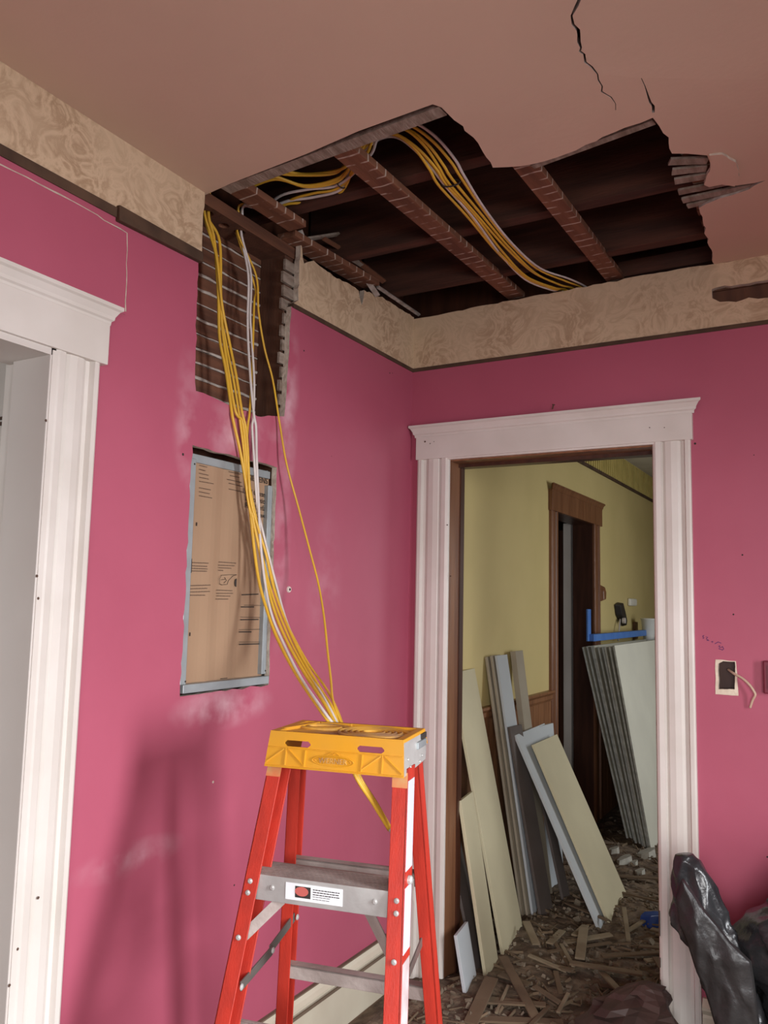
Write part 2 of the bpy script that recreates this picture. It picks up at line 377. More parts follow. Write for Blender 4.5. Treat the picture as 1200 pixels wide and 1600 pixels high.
# ---- wall_left: plaster with doorway, breaker panel opening and the cut-open stud bay
YB0, YB1 = -1.303, -0.915
panel_hole = jag([(-1.306, 1.186), (-0.917, 1.189), (-0.914, 1.876), (-1.304, 1.880)], 0.03, 0.0035, seed=11)
outerA = [(-4.42, 0), (-2.60, 0), (-2.60, 2.03), (-1.772, 2.03), (-1.772, 0), (0, 0), (0, 2.428)]
bay = jag([(0.0-0.868, 2.428), (-0.872, 2.30), (-0.885, 2.05), (-1.0, 2.024), (-1.16, 2.027), (-1.30, 2.036), (-1.308, 2.10), (-1.312, 2.25), (-1.316, 2.414)], 0.03, 0.004, closed=False, seed=12)
outerA = outerA + bay + [(-4.42, 2.414)]
wall_left = slab('wall_left', outerA, [panel_hole], lambda a, b_: (0.0, a, b_), lambda a, b_: (-0.02, a, b_), [M_pinkA, M_edge, M_edge])
struct(wall_left, 'pink plaster wall cut open above and around the breaker panel', 'wall')
# wallpaper bands on wall_left, either side of the open stud bay
lp = [(-4.42, 2.44), (-1.303, 2.44), (-1.306, 2.52), (-1.303, 2.625), (-4.42, 2.625)]
slab('wallpaper_band', jag(lp, .03, .003, seed=13, skip=(0, 3, 4)), [], lambda a, b_: (0.001, a, b_), lambda a, b_: (-0.02, a, b_), [M_paper, M_edge, M_edge], wall_left)
top = [(-0.83, 2.462), (-0.832, 2.56), (-0.828, 2.665), (-0.806, 2.60), (-0.75, 2.632), (-0.627, 2.622), (-0.52, 2.632), (-0.45, 2.628), (-0.425, 2.58), (-0.41, 2.645), (-0.257, 2.664), (0.0, 2.668)]
slab('wallpaper_band', jag(top, .018, .004, closed=False, seed=14) + [(0, 2.44), (-0.86, 2.44)], [], lambda a, b_: (0.001, a, b_), lambda a, b_: (-0.02, a, b_), [M_paper, M_edge, M_edge], wall_left)
# raised plaster patch, upper left; a pale bead paints its edge highlight
pp = jag([(-4.42, 2.17), (-1.572, 2.17), (-1.575, 2.28), (-1.582, 2.386), (-1.75, 2.395), (-1.95, 2.392), (-4.42, 2.395)], 0.03, 0.0022, seed=15, skip=(0, 6))
slab('plaster_patch', pp, [], lambda a, b_: (0.0015, a, b_), lambda a, b_: (0.0, a, b_), [M_pink, M_edge], wall_left)
s_ = MB(); ln = jag([(-4.42, 2.395), (-1.95, 2.392), (-1.75, 2.395), (-1.582, 2.386), (-1.575, 2.28), (-1.572, 2.18)], .03, .002, closed=False, seed=16)
s_.tube([(0.0015, a, b_) for a, b_ in ln], [rnd.uniform(.0010, .0024) for _ in ln], 6); s_.build('edge_highlight', M_edge, wall_left)
# wall body behind (other face)
slab('wall_backing', [(-4.42, 0), (-2.6, 0), (-2.6, 2.03), (-1.772, 2.03), (-1.772, 0), (0.12, 0), (0.12, 2.93), (-4.42, 2.93)], [], lambda a, b_: (-0.142, a, b_), lambda a, b_: (-0.15, a, b_), [M_key, M_edge, M_white], wall_left)
# laths of the other face seen through the open bay, with plaster squeezed through the gaps
z = 1.99; ks = MB()
i = 0
while z < 2.62:
    s_ = MB(); h = 0.0385 + rnd.uniform(-.002, .002)
    s_.box(-0.142, -0.134 + rnd.uniform(-.001, .001), -1.36, -0.80, z, z+h); s_.build('lath', M_lath, wall_left)
    pts = []; yy = -1.36; amp = rnd.choice([.0015, .0025, .0035])
    while yy < -0.8:
        pts.append((-0.1345, yy, z+h+0.004+rnd.uniform(-1, 1)*amp*.6)); yy += 0.03
    ks.tube(pts, [amp*rnd.uniform(.6, 1.5)+.0005 for _ in pts], 6)
    z += 0.0465; i += 1
ks.build('plaster_keys', M_key, wall_left)
s_ = MB(); s_.box(-0.134, -0.03, -0.872, -0.822, 1.9, 2.63); s_.build('stud', M_stud, wall_left, bevel=.002)
s_ = MB(); s_.box(-0.134, -0.03, -1.37, -1.325, 0.9, 2.63); s_.build('stud', M_stud, wall_left, bevel=.002)
s_ = MB(); s_.box(-0.134, -0.03, -0.9, -0.86, 0.9, 2.0); s_.build('stud', M_stud, wall_left, bevel=.002)
s_ = MB(); s_.box(-0.132, -0.128, -1.325, -0.9, 1.12, 1.95); s_.build('dark_backing', M_darkwood, wall_left)  # dark sheet put in for the shade in the gap around the panel
# drilled top plate: slab with holes
def circ(cx, cy, r, n=14, q=1.0): return [(cx+r*math.cos(2*math.pi*k/n), cy+q*r*math.sin(2*math.pi*k/n)) for k in range(n)]
holes = [circ(-0.066, -1.222, .022), circ(-0.072, -1.135, .017), circ(-0.06, -1.075, .020)]
slab('top_plate', [(-0.134, -1.40), (-0.026, -1.40), (-0.026, -0.80), (-0.134, -0.80)], holes, lambda a, b_: (a, b_, 2.612), lambda a, b_: (a, b_, 2.652), [M_stud, M_lath], wall_left)
s_ = MB(); s_.box(-0.134, -0.03, -0.80, 0.0, 2.60, 2.64); s_.build('top_plate', M_stud, wall_left)
# broken lath ends on the stud beside the wallpaper
z = 2.045
while z < 2.60:
    s_ = MB(); y0 = -0.885 + rnd.uniform(-.012, .008); y1 = -0.80 if z < 2.42 else -0.77
    s_.box(-0.029, -0.0205+rnd.uniform(-.001, .002), y0, y1, z, z+0.036); s_.build('lath', M_greylath, wall_left); z += 0.0465
# dark scar of the missing picture rail
s_ = MB(); s_.box(-0.012, 0.004, -4.42, -1.62, 2.412, 2.438); s_.build('rail_scar', M_rail, wall_left)
s_ = MB(); s_.hexa([(-.012,-1.62,2.402),(.016,-1.62,2.402),(.016,-1.31,2.408),(-.012,-1.31,2.408),(-.012,-1.62,2.444),(.013,-1.62,2.444),(.013,-1.31,2.440),(-.012,-1.31,2.440)]); s_.build('rail_remnant', M_rail, wall_left, bevel=.003)
s_ = MB(); s_.box(-0.012, 0.004, -0.862, 0.0, 2.426, 2.441); s_.build('rail_scar', M_rail, wall_left)
# splintered bits at the top of the wall
for (pa, pb, w, M_) in [((478,374),(528,366),.018,M_greylath),((505,372),(560,405),.014,M_lath),((530,392),(575,420),.016,M_greylath),((560,410),(600,440),.02,M_lath),((468,360),(474,376),.02,M_key),((575,440),(590,462),.02,M_grey_edge),((590,448),(655,492),.012,M_grey_edge)]:
    a = onx(0.012, *pa); c = onx(0.012, *pb); s_ = MB(); s_.bar(a, c, w, 0.008, (1, 0.2, 0.5)); s_.build('splinter', M_, wall_left)

# ---- wall_back with doorway, outlet hole and torn wallpaper
outB = [(0, 0), (0.18, 0), (0.18, 2.05), (0.985, 2.05), (0.985, 0), (3.3, 0), (3.3, 2.428), (0, 2.428)]
oh = [(1.190, 1.19), (1.2085, 1.188), (1.235, 1.187), (1.235, 1.262), (1.2325, 1.278), (1.200, 1.279), (1.189, 1.274)]
oh = [(p.x, p.z) for p in [ony(0, *q) for q in [(1122.5,1077),(1148,1077),(1148.5,1034),(1130,1033),(1122.5,1037)]]]
oh = jag(oh, .012, .0015, seed=21)
wall_back = slab('wall_back', outB, [oh], lambda a, b_: (a, 0.0, b_), lambda a, b_: (a, 0.02, b_), [M_pink, M_edge, M_edge])
struct(wall_back, 'pink plaster wall around the open doorway to the yellow hall', 'wall')
gash = [(p.x, p.z) for p in [ony(0, *q) for q in [(1113,466),(1112,452),(1120,449),(1160,444),(1182,440),(1240,432),(1240,462),(1185,467),(1170,465),(1150,472),(1125,472)]]]
tp = jag([(3.3, 2.672), (1.38, 2.672), (1.215, 2.672), (1.02, 2.676), (0.805, 2.672), (0.445, 2.668), (0.045, 2.660), (0, 2.66)], .03, .003, closed=False, seed=22)
slab('wallpaper_band', tp + [(0, 2.44), (3.3, 2.44)], [jag(gash, .02, .003, seed=23)], lambda a, b_: (a, -0.001, b_), lambda a, b_: (a, 0.02, b_), [M_paper, M_edge, M_edge], wall_back)
s_ = MB(); s_.box(0, 3.3, -0.004, 0.012, 2.426, 2.441); s_.build('rail_scar', M_rail, wall_back)
s_ = MB(); s_.box(1.1, 3.3, 0.03, 0.04, 2.5, 2.62); s_.build('dark_backing', M_stud, wall_back)
s_ = MB(); s_.box(1.16, 1.29, 0.05, 0.10, 1.10, 1.36); s_.build('dark_backing', M_darkwood, wall_back)  # dark block put in for the shade inside the outlet hole
slab('wall_far_face', [(0, 0), (0.18, 0), (0.18, 2.05), (0.985, 2.05), (0.985, 0), (2.5, 0), (2.5, 2.66), (0, 2.66)], [], lambda a, b_: (a, 0.11, b_), lambda a, b_: (a, 0.13, b_), [M_key, M_edge, M_yellow], wall_back)
s_ = MB(); s_.box(-0.1, 3.3, 0.022, 0.11, 2.58, 2.62); s_.build('top_plate', M_stud, wall_back)
# plaster rim of the outlet hole
rim_o = [(p.x, p.z) for p in [ony(0, *q) for q in [(1118,1030.5),(1150,1033),(1154,1087),(1118,1084.5)]]]
slab('patch_rim', jag(rim_o, .02, .0012, seed=25), [oh], lambda a, b_: (a, -0.002, b_), lambda a, b_: (a, 0.0, b_), [mat('cream_plaster', (0.75, 0.66, 0.52), .9, (0.62, 0.52, 0.4), 30, .3, 80), M_edge], wall_back)

# ---- the unseen sides of the room (behind the camera), with their windows and an added light opening
def window_wall(name, label, outer, holes, fr, bk):
    return struct(slab(name, outer, holes, fr, bk, [M_pink, M_white, M_white]), label, 'wall')
wins = [(-1.93, -1.37), (-3.73, -3.17)]
wr = window_wall('wall_right', 'pink wall with two narrow windows', [(-4.42, 0), (0.13, 0), (0.13, 2.66), (-4.42, 2.66)], [[(a, .7), (c, .7), (c, 2.0), (a, 2.0)] for a, c in wins], lambda a, b_: (3.2, a, b_), lambda a, b_: (3.34, a, b_))
window_wall('wall_front', 'pink wall with a window and an added light opening behind the viewer', [(-0.15, 0), (3.3, 0), (3.3, 2.66), (-0.15, 2.66)], [[(1.53, .82), (2.37, .82), (2.37, 2.08), (1.53, 2.08)], [(2.47, .82), (3.09, .82), (3.09, 2.08), (2.47, 2.08)]], lambda a, b_: (a, -4.42, b_), lambda a, b_: (a, -4.54, b_))
for i, (a, c) in enumerate(wins):
    f = MB()
    for (y0, y1, z0, z1) in [(a-.1, a, .62, 2.1), (c, c+.1, .62, 2.1), (a-.1, c+.1, 2.0, 2.14), (a-.12, c+.12, .62, .7)]: f.box(3.17, 3.2, y0, y1, z0, z1)
    w_ = struct(f.build('window_%d' % (i+1), M_white), 'white window casing in the right wall', 'window')

# ---- hall beyond the doorway
doorH = (1.91, 2.73, 2.04)
hallw = slab('wall_hall', [(0.13, 0), (doorH[0], 0), (doorH[0], doorH[2]), (doorH[1], doorH[2]), (doorH[1], 0), (6.0, 0), (6.0, 2.66), (0.13, 2.66)], [], lambda a, b_: (0.0, a, b_), lambda a, b_: (-0.02, a, b_), [M_yellow, M_edge, M_edge])
struct(hallw, 'yellow painted hall wall seen through the doorway', 'wall')
s_ = MB(); s_.box(-0.005, 0.012, 0.13, 6, 2.42, 2.442); s_.build('rail_scar', M_rail, hallw)
s_ = MB(); yy = 0.13
while yy < 6: s_.box(0.001, 0.010, yy, yy+0.034, 2.445, 2.645); yy += 0.058
o = s_.build('ribbed_frieze', mat('ochre_ribs', (0.62, 0.5, 0.17), .7, (0.5, 0.4, 0.13), 9), hallw); o['kind'] = 'stuff'
M_oak = mat('oak_wainscot', (0.30, 0.135, 0.06), 0.4, (0.2, 0.085, 0.037), 5, 0.1, 30, stretch=(6, 6, .6))
for (a, c) in [(0.13, 1.79), (2.86, 6.0)]:
    yy = a
    while yy < c-0.01:
        e = min(yy+0.09, c); s_ = MB(); s_.box(0.0, 0.012, yy+.001, e-.002, 0.0, 0.90); s_.build('wainscot_board', M_oak, hallw); yy += 0.09
    s_ = MB(); s_.prism([(0, .895), (.014, .895), (.022, .91), (.022, .93), (.035, .945), (.035, .957), (0, .957)], lambda p, q: (p, a, q), lambda p, q: (p, c, q)); s_.build('chair_rail', M_oak, hallw)
s_ = MB(); s_.box(-0.05, 2.6, 0.13, 6.1, 2.655, 2.675); hc = struct(s_.build('ceiling_hall', mat('hall_ceiling', (.62, .58, .5), .8)), 'pale hall ceiling above the yellow wall', 'ceiling')
hr = struct(slab('wall_hall_right', [(0.13, 0), (6, 0), (6, 2.66), (0.13, 2.66)], [[(1.8, .8), (3.0, .8), (3.0, 2.1), (1.8, 2.1)]], lambda a, b_: (2.42, a, b_), lambda a, b_: (2.55, a, b_), [M_yellow, M_white, M_white]), 'yellow hall wall with windows', 'wall')
s_ = MB(); s_.box(-0.05, 2.55, 6.0, 6.1, 0, 2.67); struct(s_.build('wall_hall_end', M_yellow), 'far end wall of the hall', 'wall')

# casing profile (width .13 along a, depth along b)
CP = [(0,0),(0,.017),(.006,.021),(.018,.021),(.023,.007),(.033,.006),(.046,.014),(.066,.017),(.086,.014),(.096,.006),(.101,.019),(.118,.021),(.126,.017),(.13,.012),(.13,0)]
CROWN = [(0,0),(.006,.0),(.007,.010),(.012,.014),(.013,.022),(.021,.036),(.027,.040),(.027,.049),(0,.049)]
# ---- door_1: white casing in wall_left
d1 = struct(empty('door_1', (0, -1.77, 0)), 'white painted doorway casing in the pink left wall', 'doorway')
def P1(s_, name, M_, **k):
    o = s_.build(name, M_, d1, **k); o.location = (0, 1.77, 0); return o
s_ = MB(); s_.prism(CP, lambda a, d: (d, -1.655-a, 0), lambda a, d: (d, -1.655-a, 2.02)); P1(s_, 'side_casing', M_white)
s_ = MB(); s_.prism(CP, lambda a, d: (d, -2.732+a, 0), lambda a, d: (d, -2.732+a, 2.02)); P1(s_, 'side_casing', M_white)
s_ = MB(); s_.box(0, .026, -2.75, -1.638, 2.018, 2.122); P1(s_, 'header_board', M_white, bevel=.002)
s_ = MB(); s_.prism(CROWN, lambda d, h: (d+.014, -2.79-d, 2.12+h), lambda d, h: (d+.014, -1.638+d, 2.12+h)); P1(s_, 'crown_moulding', M_white)
s_ = MB(); s_.box(-.118, .016, -1.796, -1.772, 0, 2.03); P1(s_, 'jamb', M_jambwhite, bevel=.002)
s_ = MB(); s_.box(-.165, -.12, -1.782, -1.70, 0, 2.05); P1(s_, 'rear_casing', M_white, bevel=.002)
s_ = MB(); s_.box(-.15, .016, -2.60, -2.578, 0, 2.03); P1(s_, 'jamb', M_jambwhite)
s_ = MB(); s_.box(-.15, .016, -2.60, -1.768, 2.002, 2.022); P1(s_, 'head_jamb', M_jambwhite)
s_ = MB(); s_.box(.004, .0185, -1.792, -1.778, 0, 2.014); P1(s_, 'edge_strip', M_white)
for (px, py) in [(72,657),(28,1483),(15,1540),(33,1545),(60,1403),(58,900),(60,935)]:
    p = onx(0.019, px, py); s_ = MB(); s_.lathe([(.0035, 0), (.0025, .0008)], (0.0185, p.y, p.z), (1, 0, 0), 7); P1(s_, 'paint_chip', M_chip)
# room beyond door_1
wl = MB(); wl.box(-1.62, -1.6, -4.5, 0.1, 0, 2.66); lw = struct(wl.build('wall_far_left', M_white), 'white wall of the room beyond the left doorway', 'wall')
wl = MB(); wl.box(-1.6, -0.15, -1.32, -1.22, 0, 2.66); lw2 = struct(wl.build('wall_side_left', M_white), 'pale wall just inside the left doorway', 'wall')
def band(y0, y1, name, M_):
    p = ony(-1.325, 5, y0); q = ony(-1.325, 5, y1); s_ = MB(); s_.box(-1.6, -0.2, -1.328, -1.32, q.z, p.z); s_.build(name, M_, lw2)
band(651, 655, 'dark_trim', M_chip); band(659, 664, 'dark_trim', M_chip); band(712, 764, 'pink_band', M_pink)
s_ = MB(); s_.box(-1.62, -0.15, -4.5, 0.1, 2.64, 2.66); struct(s_.build('ceiling_left', M_white), 'white ceiling of the room beyond the left doorway', 'ceiling')
struct(slab('wall_left_end', [(-1.62, 0), (-.15, 0), (-.15, 2.66), (-1.62, 2.66)], [[(-1.25, .85), (-.25, .85), (-.25, 1.95), (-1.25, 1.95)]], lambda a, b_: (a, -4.46, b_), lambda a, b_: (a, -4.54, b_), [M_white, M_white]), 'end wall of the room beyond the left doorway', 'wall')  # opening cut for the added lamp

# ---- door_2: white casing around the doorway in wall_back
d2 = struct(empty('door_2', (0.58, 0, 0)), 'pinkish white doorway casing in the back wall with crown header', 'doorway')
def P2(s_, name, M_, **k):
    o = s_.build(name, M_, d2, **k); o.location = (-0.58, 0, 0); return o
s_ = MB(); s_.prism(CP, lambda a, d: (.039+a*1.11, -d, 0), lambda a, d: (.039+a*1.11, -d, 2.05)); P2(s_, 'side_casing', M_white)
s_ = MB(); s_.prism(CP, lambda a, d: (1.116-a*1.0, -d, 0), lambda a, d: (1.116-a*1.0, -d, 2.05)); P2(s_, 'side_casing', M_white)
s_ = MB(); s_.box(.033, 1.124, -.024, 0, 2.043, 2.138); P2(s_, 'header_board', M_white, bevel=.002)
s_ = MB(); s_.prism(CROWN, lambda d, h: (.033-d, -d-.016, 2.136+h), lambda d, h: (1.124+d*1.2, -d-.016, 2.136+h)); P2(s_, 'crown_moulding', M_white)
s_ = MB(); s_.box(.16, .995, -.018, 0, 2.036, 2.048); P2(s_, 'header_bead', M_white)
M_jw = mat('varnished_jamb', (0.26, 0.12, 0.06), 0.3, (0.17, 0.07, 0.035), 5, .1, 30, stretch=(6, 6, .5))
s_ = MB(); s_.box(.172, .184, -.004, .135, 0, 2.04); P2(s_, 'jamb', M_jw, bevel=.001)
s_ = MB(); s_.box(.983, .997, -.004, .135, 0, 2.04); P2(s_, 'jamb', M_jw, bevel=.001)
s_ = MB(); s_.box(.158, .997, -.004, .135, 2.030, 2.044); P2(s_, 'head_jamb', M_jw)
s_ = MB(); s_.box(.184, .190, .09, .125, 0, 2.03); P2(s_, 'door_stop', M_darkwood)
s_ = MB(); s_.box(.172, .983, .075, .125, 2.016, 2.03); P2(s_, 'door_stop', M_darkwood)
for (px, py, r) in [(664,690,.004),(672,693,.0025),(678,690,.002),(1015,668,.002),(1038,668,.002),(698,820,.003),(703,900,.003)]:
    p = ony(-.0265, px, py); s_ = MB(); s_.lathe([(r, 0), (r*.7, .0008)], (p.x, -.0262 if py < 720 else -.0215, p.z), (0, -1, 0), 7); P2(s_, 'paint_chip', M_chip)
for (z0, z1) in [(.36, .44), (.12, .22), (.26, .29)]:
    s_ = MB(); s_.box(.986, .990, -.0215, -.017, z0, z1); P2(s_, 'paint_chip', M_chip)

# ---- door_3: brown door frame in the yellow wall
d3 = struct(empty('door_3', (0, 2.3, 0)), 'brown varnished door frame in the yellow hall wall', 'doorway')
def P3(s_, name, M_, **k):
    o = s_.build(name, M_, d3, **k); o.location = (0, -2.3, 0); return o
s_ = MB(); s_.prism(CP, lambda a, d: (d, 1.785+a*.96, 0), lambda a, d: (d, 1.785+a*.96, 2.04)); P3(s_, 'side_casing', M_wood)
s_ = MB(); s_.prism(CP, lambda a, d: (d, 2.860-a, 0), lambda a, d: (d, 2.860-a, 2.04)); P3(s_, 'side_casing', M_wood)
s_ = MB(); s_.box(0, .026, 1.775, 2.90, 2.03, 2.16); P3(s_, 'header_board', M_wood, bevel=.002)
s_ = MB(); s_.prism(CROWN, lambda d, h: (d*.8+.02, 1.775-d, 2.145+h), lambda d, h: (d*.8+.02, 2.90+d, 2.145+h)); P3(s_, 'crown_moulding', M_wood)
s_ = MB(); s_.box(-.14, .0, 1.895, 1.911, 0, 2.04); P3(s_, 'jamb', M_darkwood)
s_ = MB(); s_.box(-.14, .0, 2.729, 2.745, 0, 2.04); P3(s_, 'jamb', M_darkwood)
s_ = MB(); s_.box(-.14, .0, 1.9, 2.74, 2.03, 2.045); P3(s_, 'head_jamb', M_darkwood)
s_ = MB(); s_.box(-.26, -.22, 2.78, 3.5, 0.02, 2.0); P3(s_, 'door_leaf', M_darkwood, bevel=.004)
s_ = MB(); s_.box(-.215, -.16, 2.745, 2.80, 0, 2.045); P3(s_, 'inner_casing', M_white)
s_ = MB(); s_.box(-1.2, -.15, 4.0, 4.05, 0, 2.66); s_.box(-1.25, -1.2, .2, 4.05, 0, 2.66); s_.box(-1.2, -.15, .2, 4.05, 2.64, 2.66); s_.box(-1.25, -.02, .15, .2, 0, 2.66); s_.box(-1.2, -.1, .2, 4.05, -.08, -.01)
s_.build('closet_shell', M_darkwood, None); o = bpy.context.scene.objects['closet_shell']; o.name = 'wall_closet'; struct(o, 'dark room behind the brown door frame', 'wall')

# ---- baseboards
BP = [(0,0),(.022,0),(.022,.165),(.018,.175),(.024,.185),(.03,.195),(.03,.205),(.02,.218),(.012,.232),(0,.232)]
M_base = mat('cream_baseboard', (0.62, 0.57, 0.45), 0.45, (0.55, 0.49, 0.38), 4, .05, 30)
s_ = MB(); s_.prism(BP, lambda d, h: (d, -1.63, h*.83), lambda d, h: (d, -.0, h*.83))
bl = struct(s_.build('baseboard_left', M_base), 'cream moulded baseboard along the pink left wall', 'baseboard')
s_ = MB(); s_.box(.0, .0265, -1.63, 0, .140, .149); s_.build('shadow_line', mat('shadow_brown', (.16, .11, .075), .9), bl)  # brown strips paint the shadow lines of the moulding
s_ = MB(); s_.box(.0, .0125, -1.63, 0, .1925, .1975); s_.build('shadow_line', mat('shadow_brown', (.16, .11, .075), .9), bl)
s_ = MB(); s_.prism(BP, lambda d, h: (1.12, -d, h*.83), lambda d, h: (3.2, -d, h*.83)); struct(s_.build('baseboard_back', M_base), 'cream baseboard right of the doorway', 'baseboard')

# ================================================================== THINGS
# ---- breaker panel
M_steel = mat('galvanised_steel', (0.36, 0.40, 0.41), 0.42, (0.29, 0.32, 0.33), 14, metal=.35)
M_card = mat('brown_cardboard', (0.36, 0.23, 0.14), 0.8, (0.33, 0.205, 0.125), 3, .06, 80)
M_ink = mat('black_print', (0.035, 0.028, 0.024), 0.8); M_inkf = mat('faded_print', (0.13, 0.08, 0.055), 0.8)
pn = tag(empty('breaker_panel', (-0.02, -1.11, 1.19)), 'recessed grey steel breaker panel with a brown cardboard cover in the pink wall', 'breaker panel')
def PP(s_, name, M_, parent=pn, **k):
    o = s_.build(name, M_, parent, **k)
    o.location = (0.02, 1.11, -1.19) if parent is pn else (0, 0, 0)
    return o
s_ = MB(); s_.box(-.125, -.12, -1.298, -.922, 1.192, 1.866); s_.box(-.125, -.03, -1.298, -1.294, 1.192, 1.866); s_.box(-.125, -.03, -.926, -.922, 1.192, 1.866); s_.box(-.125, -.03, -1.298, -.922, 1.192, 1.196); PP(s_, 'box', M_steel)
s_ = MB(); s_.box(-.03, -.008, -1.300, -1.276, 1.212, 1.846); PP(s_, 'side_flange', M_steel, bevel=.002)
s_ = MB(); s_.box(-.03, -.008, -.944, -.922, 1.222, 1.815); PP(s_, 'side_flange', M_steel, bevel=.002)
s_ = MB(); s_.box(-.03, .004, -1.299, -.921, 1.193, 1.217); PP(s_, 'bottom_flange', M_steel, bevel=.002)
s_ = MB(); s_.box(-.04, -.018, -1.296, -.924, 1.838, 1.862); PP(s_, 'top_flange', M_steel, bevel=.002)
for (px, py) in [(304.5,725),(290,1065),(415,1048)]:
    p = onx(-.007, px, py); s_ = MB(); s_.lathe([(.003, 0), (.003, .001)], (-.0085, p.y, p.z), (1, 0, 0), 8); PP(s_, 'screw_hole', M_ink)
XC = -.024
# cover sheet, gently bowed
s_ = MB(); ny = 24
vv = []
for j in range(ny+1):
    y = -1.294 + (.37)*j/ny; xx = XC + .0025*math.sin(j*1.1)*math.sin(math.pi*j/ny)
    vv += [(xx, y, 1.2), (xx, y, 1.858), (xx-.004, y, 1.2), (xx-.004, y, 1.858)]
ff = []
for j in range(ny):
    a = 4*j; c = a+4; ff += [(a, c, c+1, a+1), (a+2, a+3, c+3, c+2), (a+1, c+1, c+3, a+3), (a, a+2, c+2, c)]
ff += [(0, 1, 3, 2), (4*ny, 4*ny+2, 4*ny+3, 4*ny+1)]
s_.add(vv, ff); cover = PP(s_, 'cardboard_cover', M_card, smooth=False)
XT = XC+.0035
def wr_block(lines, seed, h=.0028):
    """rows of printed words: (px0,py0,px1,py1)"""
    R_ = random.Random(seed); s_ = MB()
    for (x0, y0, x1, y1) in lines:
        a = onx(XT, x0, y0); c = onx(XT, x1, y1); L_ = abs(c.y-a.y); t = 0
        while t < L_-.003:
            w = min(R_.uniform(.003, .011), L_-t)
            za = a.z+(c.z-a.z)*(t/L_)
            s_.box(XT-.001, XT+.0002, a.y+t, a.y+t+w, za-h/2, za+h/2); t += w+.0016
    o = s_.build('printed_text', M_inkf, cover)
    return o
wr_block([(310+2,727+k*6.2+(k//5)*4,312+R,728.5+k*6.2+(k//5)*4+R*.12) for k, R in enumerate([12,10,14,16,22,19,16,20])], 1, .0019)
wr_block([(358,737,377,741),(360,743,374,746),(356,749,378,754),(358,755,379,760),(358,764,381,769)], 2, .0022)
wr_block([(301,879,326,880),(301,884,324,885),(300,888,325,889),(300,892,325,892.5)], 3, .0022)
wr_block([(298,915,329,914),(298,920,325,919),(298,925,329,924),(298,930,321,930)], 4, .0022)
wr_block([(343,878,369,880),(342,883,368,884),(342,887,363,888),(342,891,350,891.5)], 5, .0022)
wr_block([(339,922,364,923),(339,927,365,927),(339,931,360,931.5),(338,936,358,936)], 6, .0022)
s_ = MB()
for k, (x0, y0, x1, y1) in enumerate([(378,929,404,928),(382,945.5,412,946),(377,948,397,948),(376,964,412,965),(376,968,404,967.5),(374,984,408,983),(374,987,393,987),(374,1003,411,1003),(374,1006.5,410,1005.5)]):
    a = onx(XT, x0, y0); c = onx(XT, x1, y1); hh = .0008 if k in (1, 3, 5, 7) else .0022
    s_.hexa([(XT-.001,a.y,a.z-hh),(XT+.0002,a.y,a.z-hh),(XT+.0002,c.y,c.z-hh),(XT-.001,c.y,c.z-hh),(XT-.001,a.y,a.z+hh*.4),(XT+.0002,a.y,a.z+hh*.4),(XT+.0002,c.y,c.z+hh*.4),(XT-.001,c.y,c.z+hh*.4)])
s_.build('printed_rule', M_ink, cover)
def ptext(body, px, py, size, align='RIGHT'):
    p = onx(XT, px, py); text_part('printed_word', body, size, (XT, p.y, p.z), (0, 1, 0), (0, 0, 1), M_ink, cover, .0003, align)
ptext('SIEMENS', 418.5, 756.5, .026)
ptext('Load Center', 417, 777.5, .023)
ptext('Description', 418, 788, .023)
ptext('Flush/Surface', 421, 799.5, .023)
ptext('Cover', 418, 810.5, .023)
# pointing hand drawing with the thumb cut-out
s_ = MB()
hand = [(357,898),(346,899),(343,904),(343,912),(347,914),(355,913),(357,907),(364,900),(370,898),(357,898)]
s_.tube([onx(XT, *q) for q in hand], .0007, 5)
s_.tube([onx(XT, *q) for q in [(351,902),(354,907),(350,911)]], .0007, 5); s_.tube([onx(XT, *q) for q in [(346,906),(352,905)]], .0007, 5)
s_.build('hand_drawing', M_ink, cover)
c = onx(XT, 369.5, 910.5); s_ = MB()
half = [(c.y, c.z-.0125)] + [(c.y-.008*math.cos(t), c.z+.0125*math.sin(t)) for t in [(-HP)+k*math.pi/10 for k in range(11)]]
s_.prism(half, lambda a, d: (XT-.001, a, d), lambda a, d: (XT+.0004, a, d)); s_.build('thumb_hole', M_ink, cover)
for (px, py, w, h) in [(307.5,819,.003,.01),(297,991,.003,.01),(301.5,756,.004,.03),(299,884,.004,.04),(350,1060,.03,.002)]:
    p = onx(XT, px, py); s_ = MB(); s_.box(XT-.001, XT+.0003, p.y-w/2, p.y+w/2, p.z-h/2, p.z+h/2); s_.build('score_mark', M_ink, cover)

# ---- step ladder
LX, LY, LT = 0.584, -1.37, 0.216
lad = tag(empty('step_ladder', (LX, LY, 0), LT), 'red fibreglass step ladder with a yellow top cap in front of the pink wall', 'ladder')
M_red = mat('red_fibreglass', (0.50, 0.036, 0.020), 0.45, (0.40, 0.03, 0.018), 9, .1, 60, stretch=(6, 6, .8))
M_reddust = mat('dusty_red_fibreglass', (0.60, 0.05, 0.028), 0.5, (0.55, 0.10, 0.06), 14, .1, 60)
M_capy = mat('yellow_plastic', (0.66, 0.30, 0.012), 0.45, (0.61, 0.29, 0.025), 10, .05, 40)
M_capt = mat('dusty_yellow_plastic', (0.74, 0.40, 0.06), 0.55, (0.36, 0.20, 0.10), 14, .1, 50, lo=.4, hi=.62)
M_alu = mat('aluminium', (0.50, 0.50, 0.48), 0.36, (0.40, 0.39, 0.375), 12, .1, 60, metal=.25)
M_tread = mat('dusty_aluminium_tread', (0.42, 0.36, 0.33), 0.6, (0.26, 0.21, 0.19), 9, .2, 60, metal=.25)
M_spread = mat('grey_steel_spreader', (0.20, 0.18, 0.165), 0.45, (0.14, 0.125, 0.11), 14, metal=.5)
WT, WBF, WBR = .145, .218, .216
VFT, VFB, VRT, VRB = -.07, -.393, .061, .178
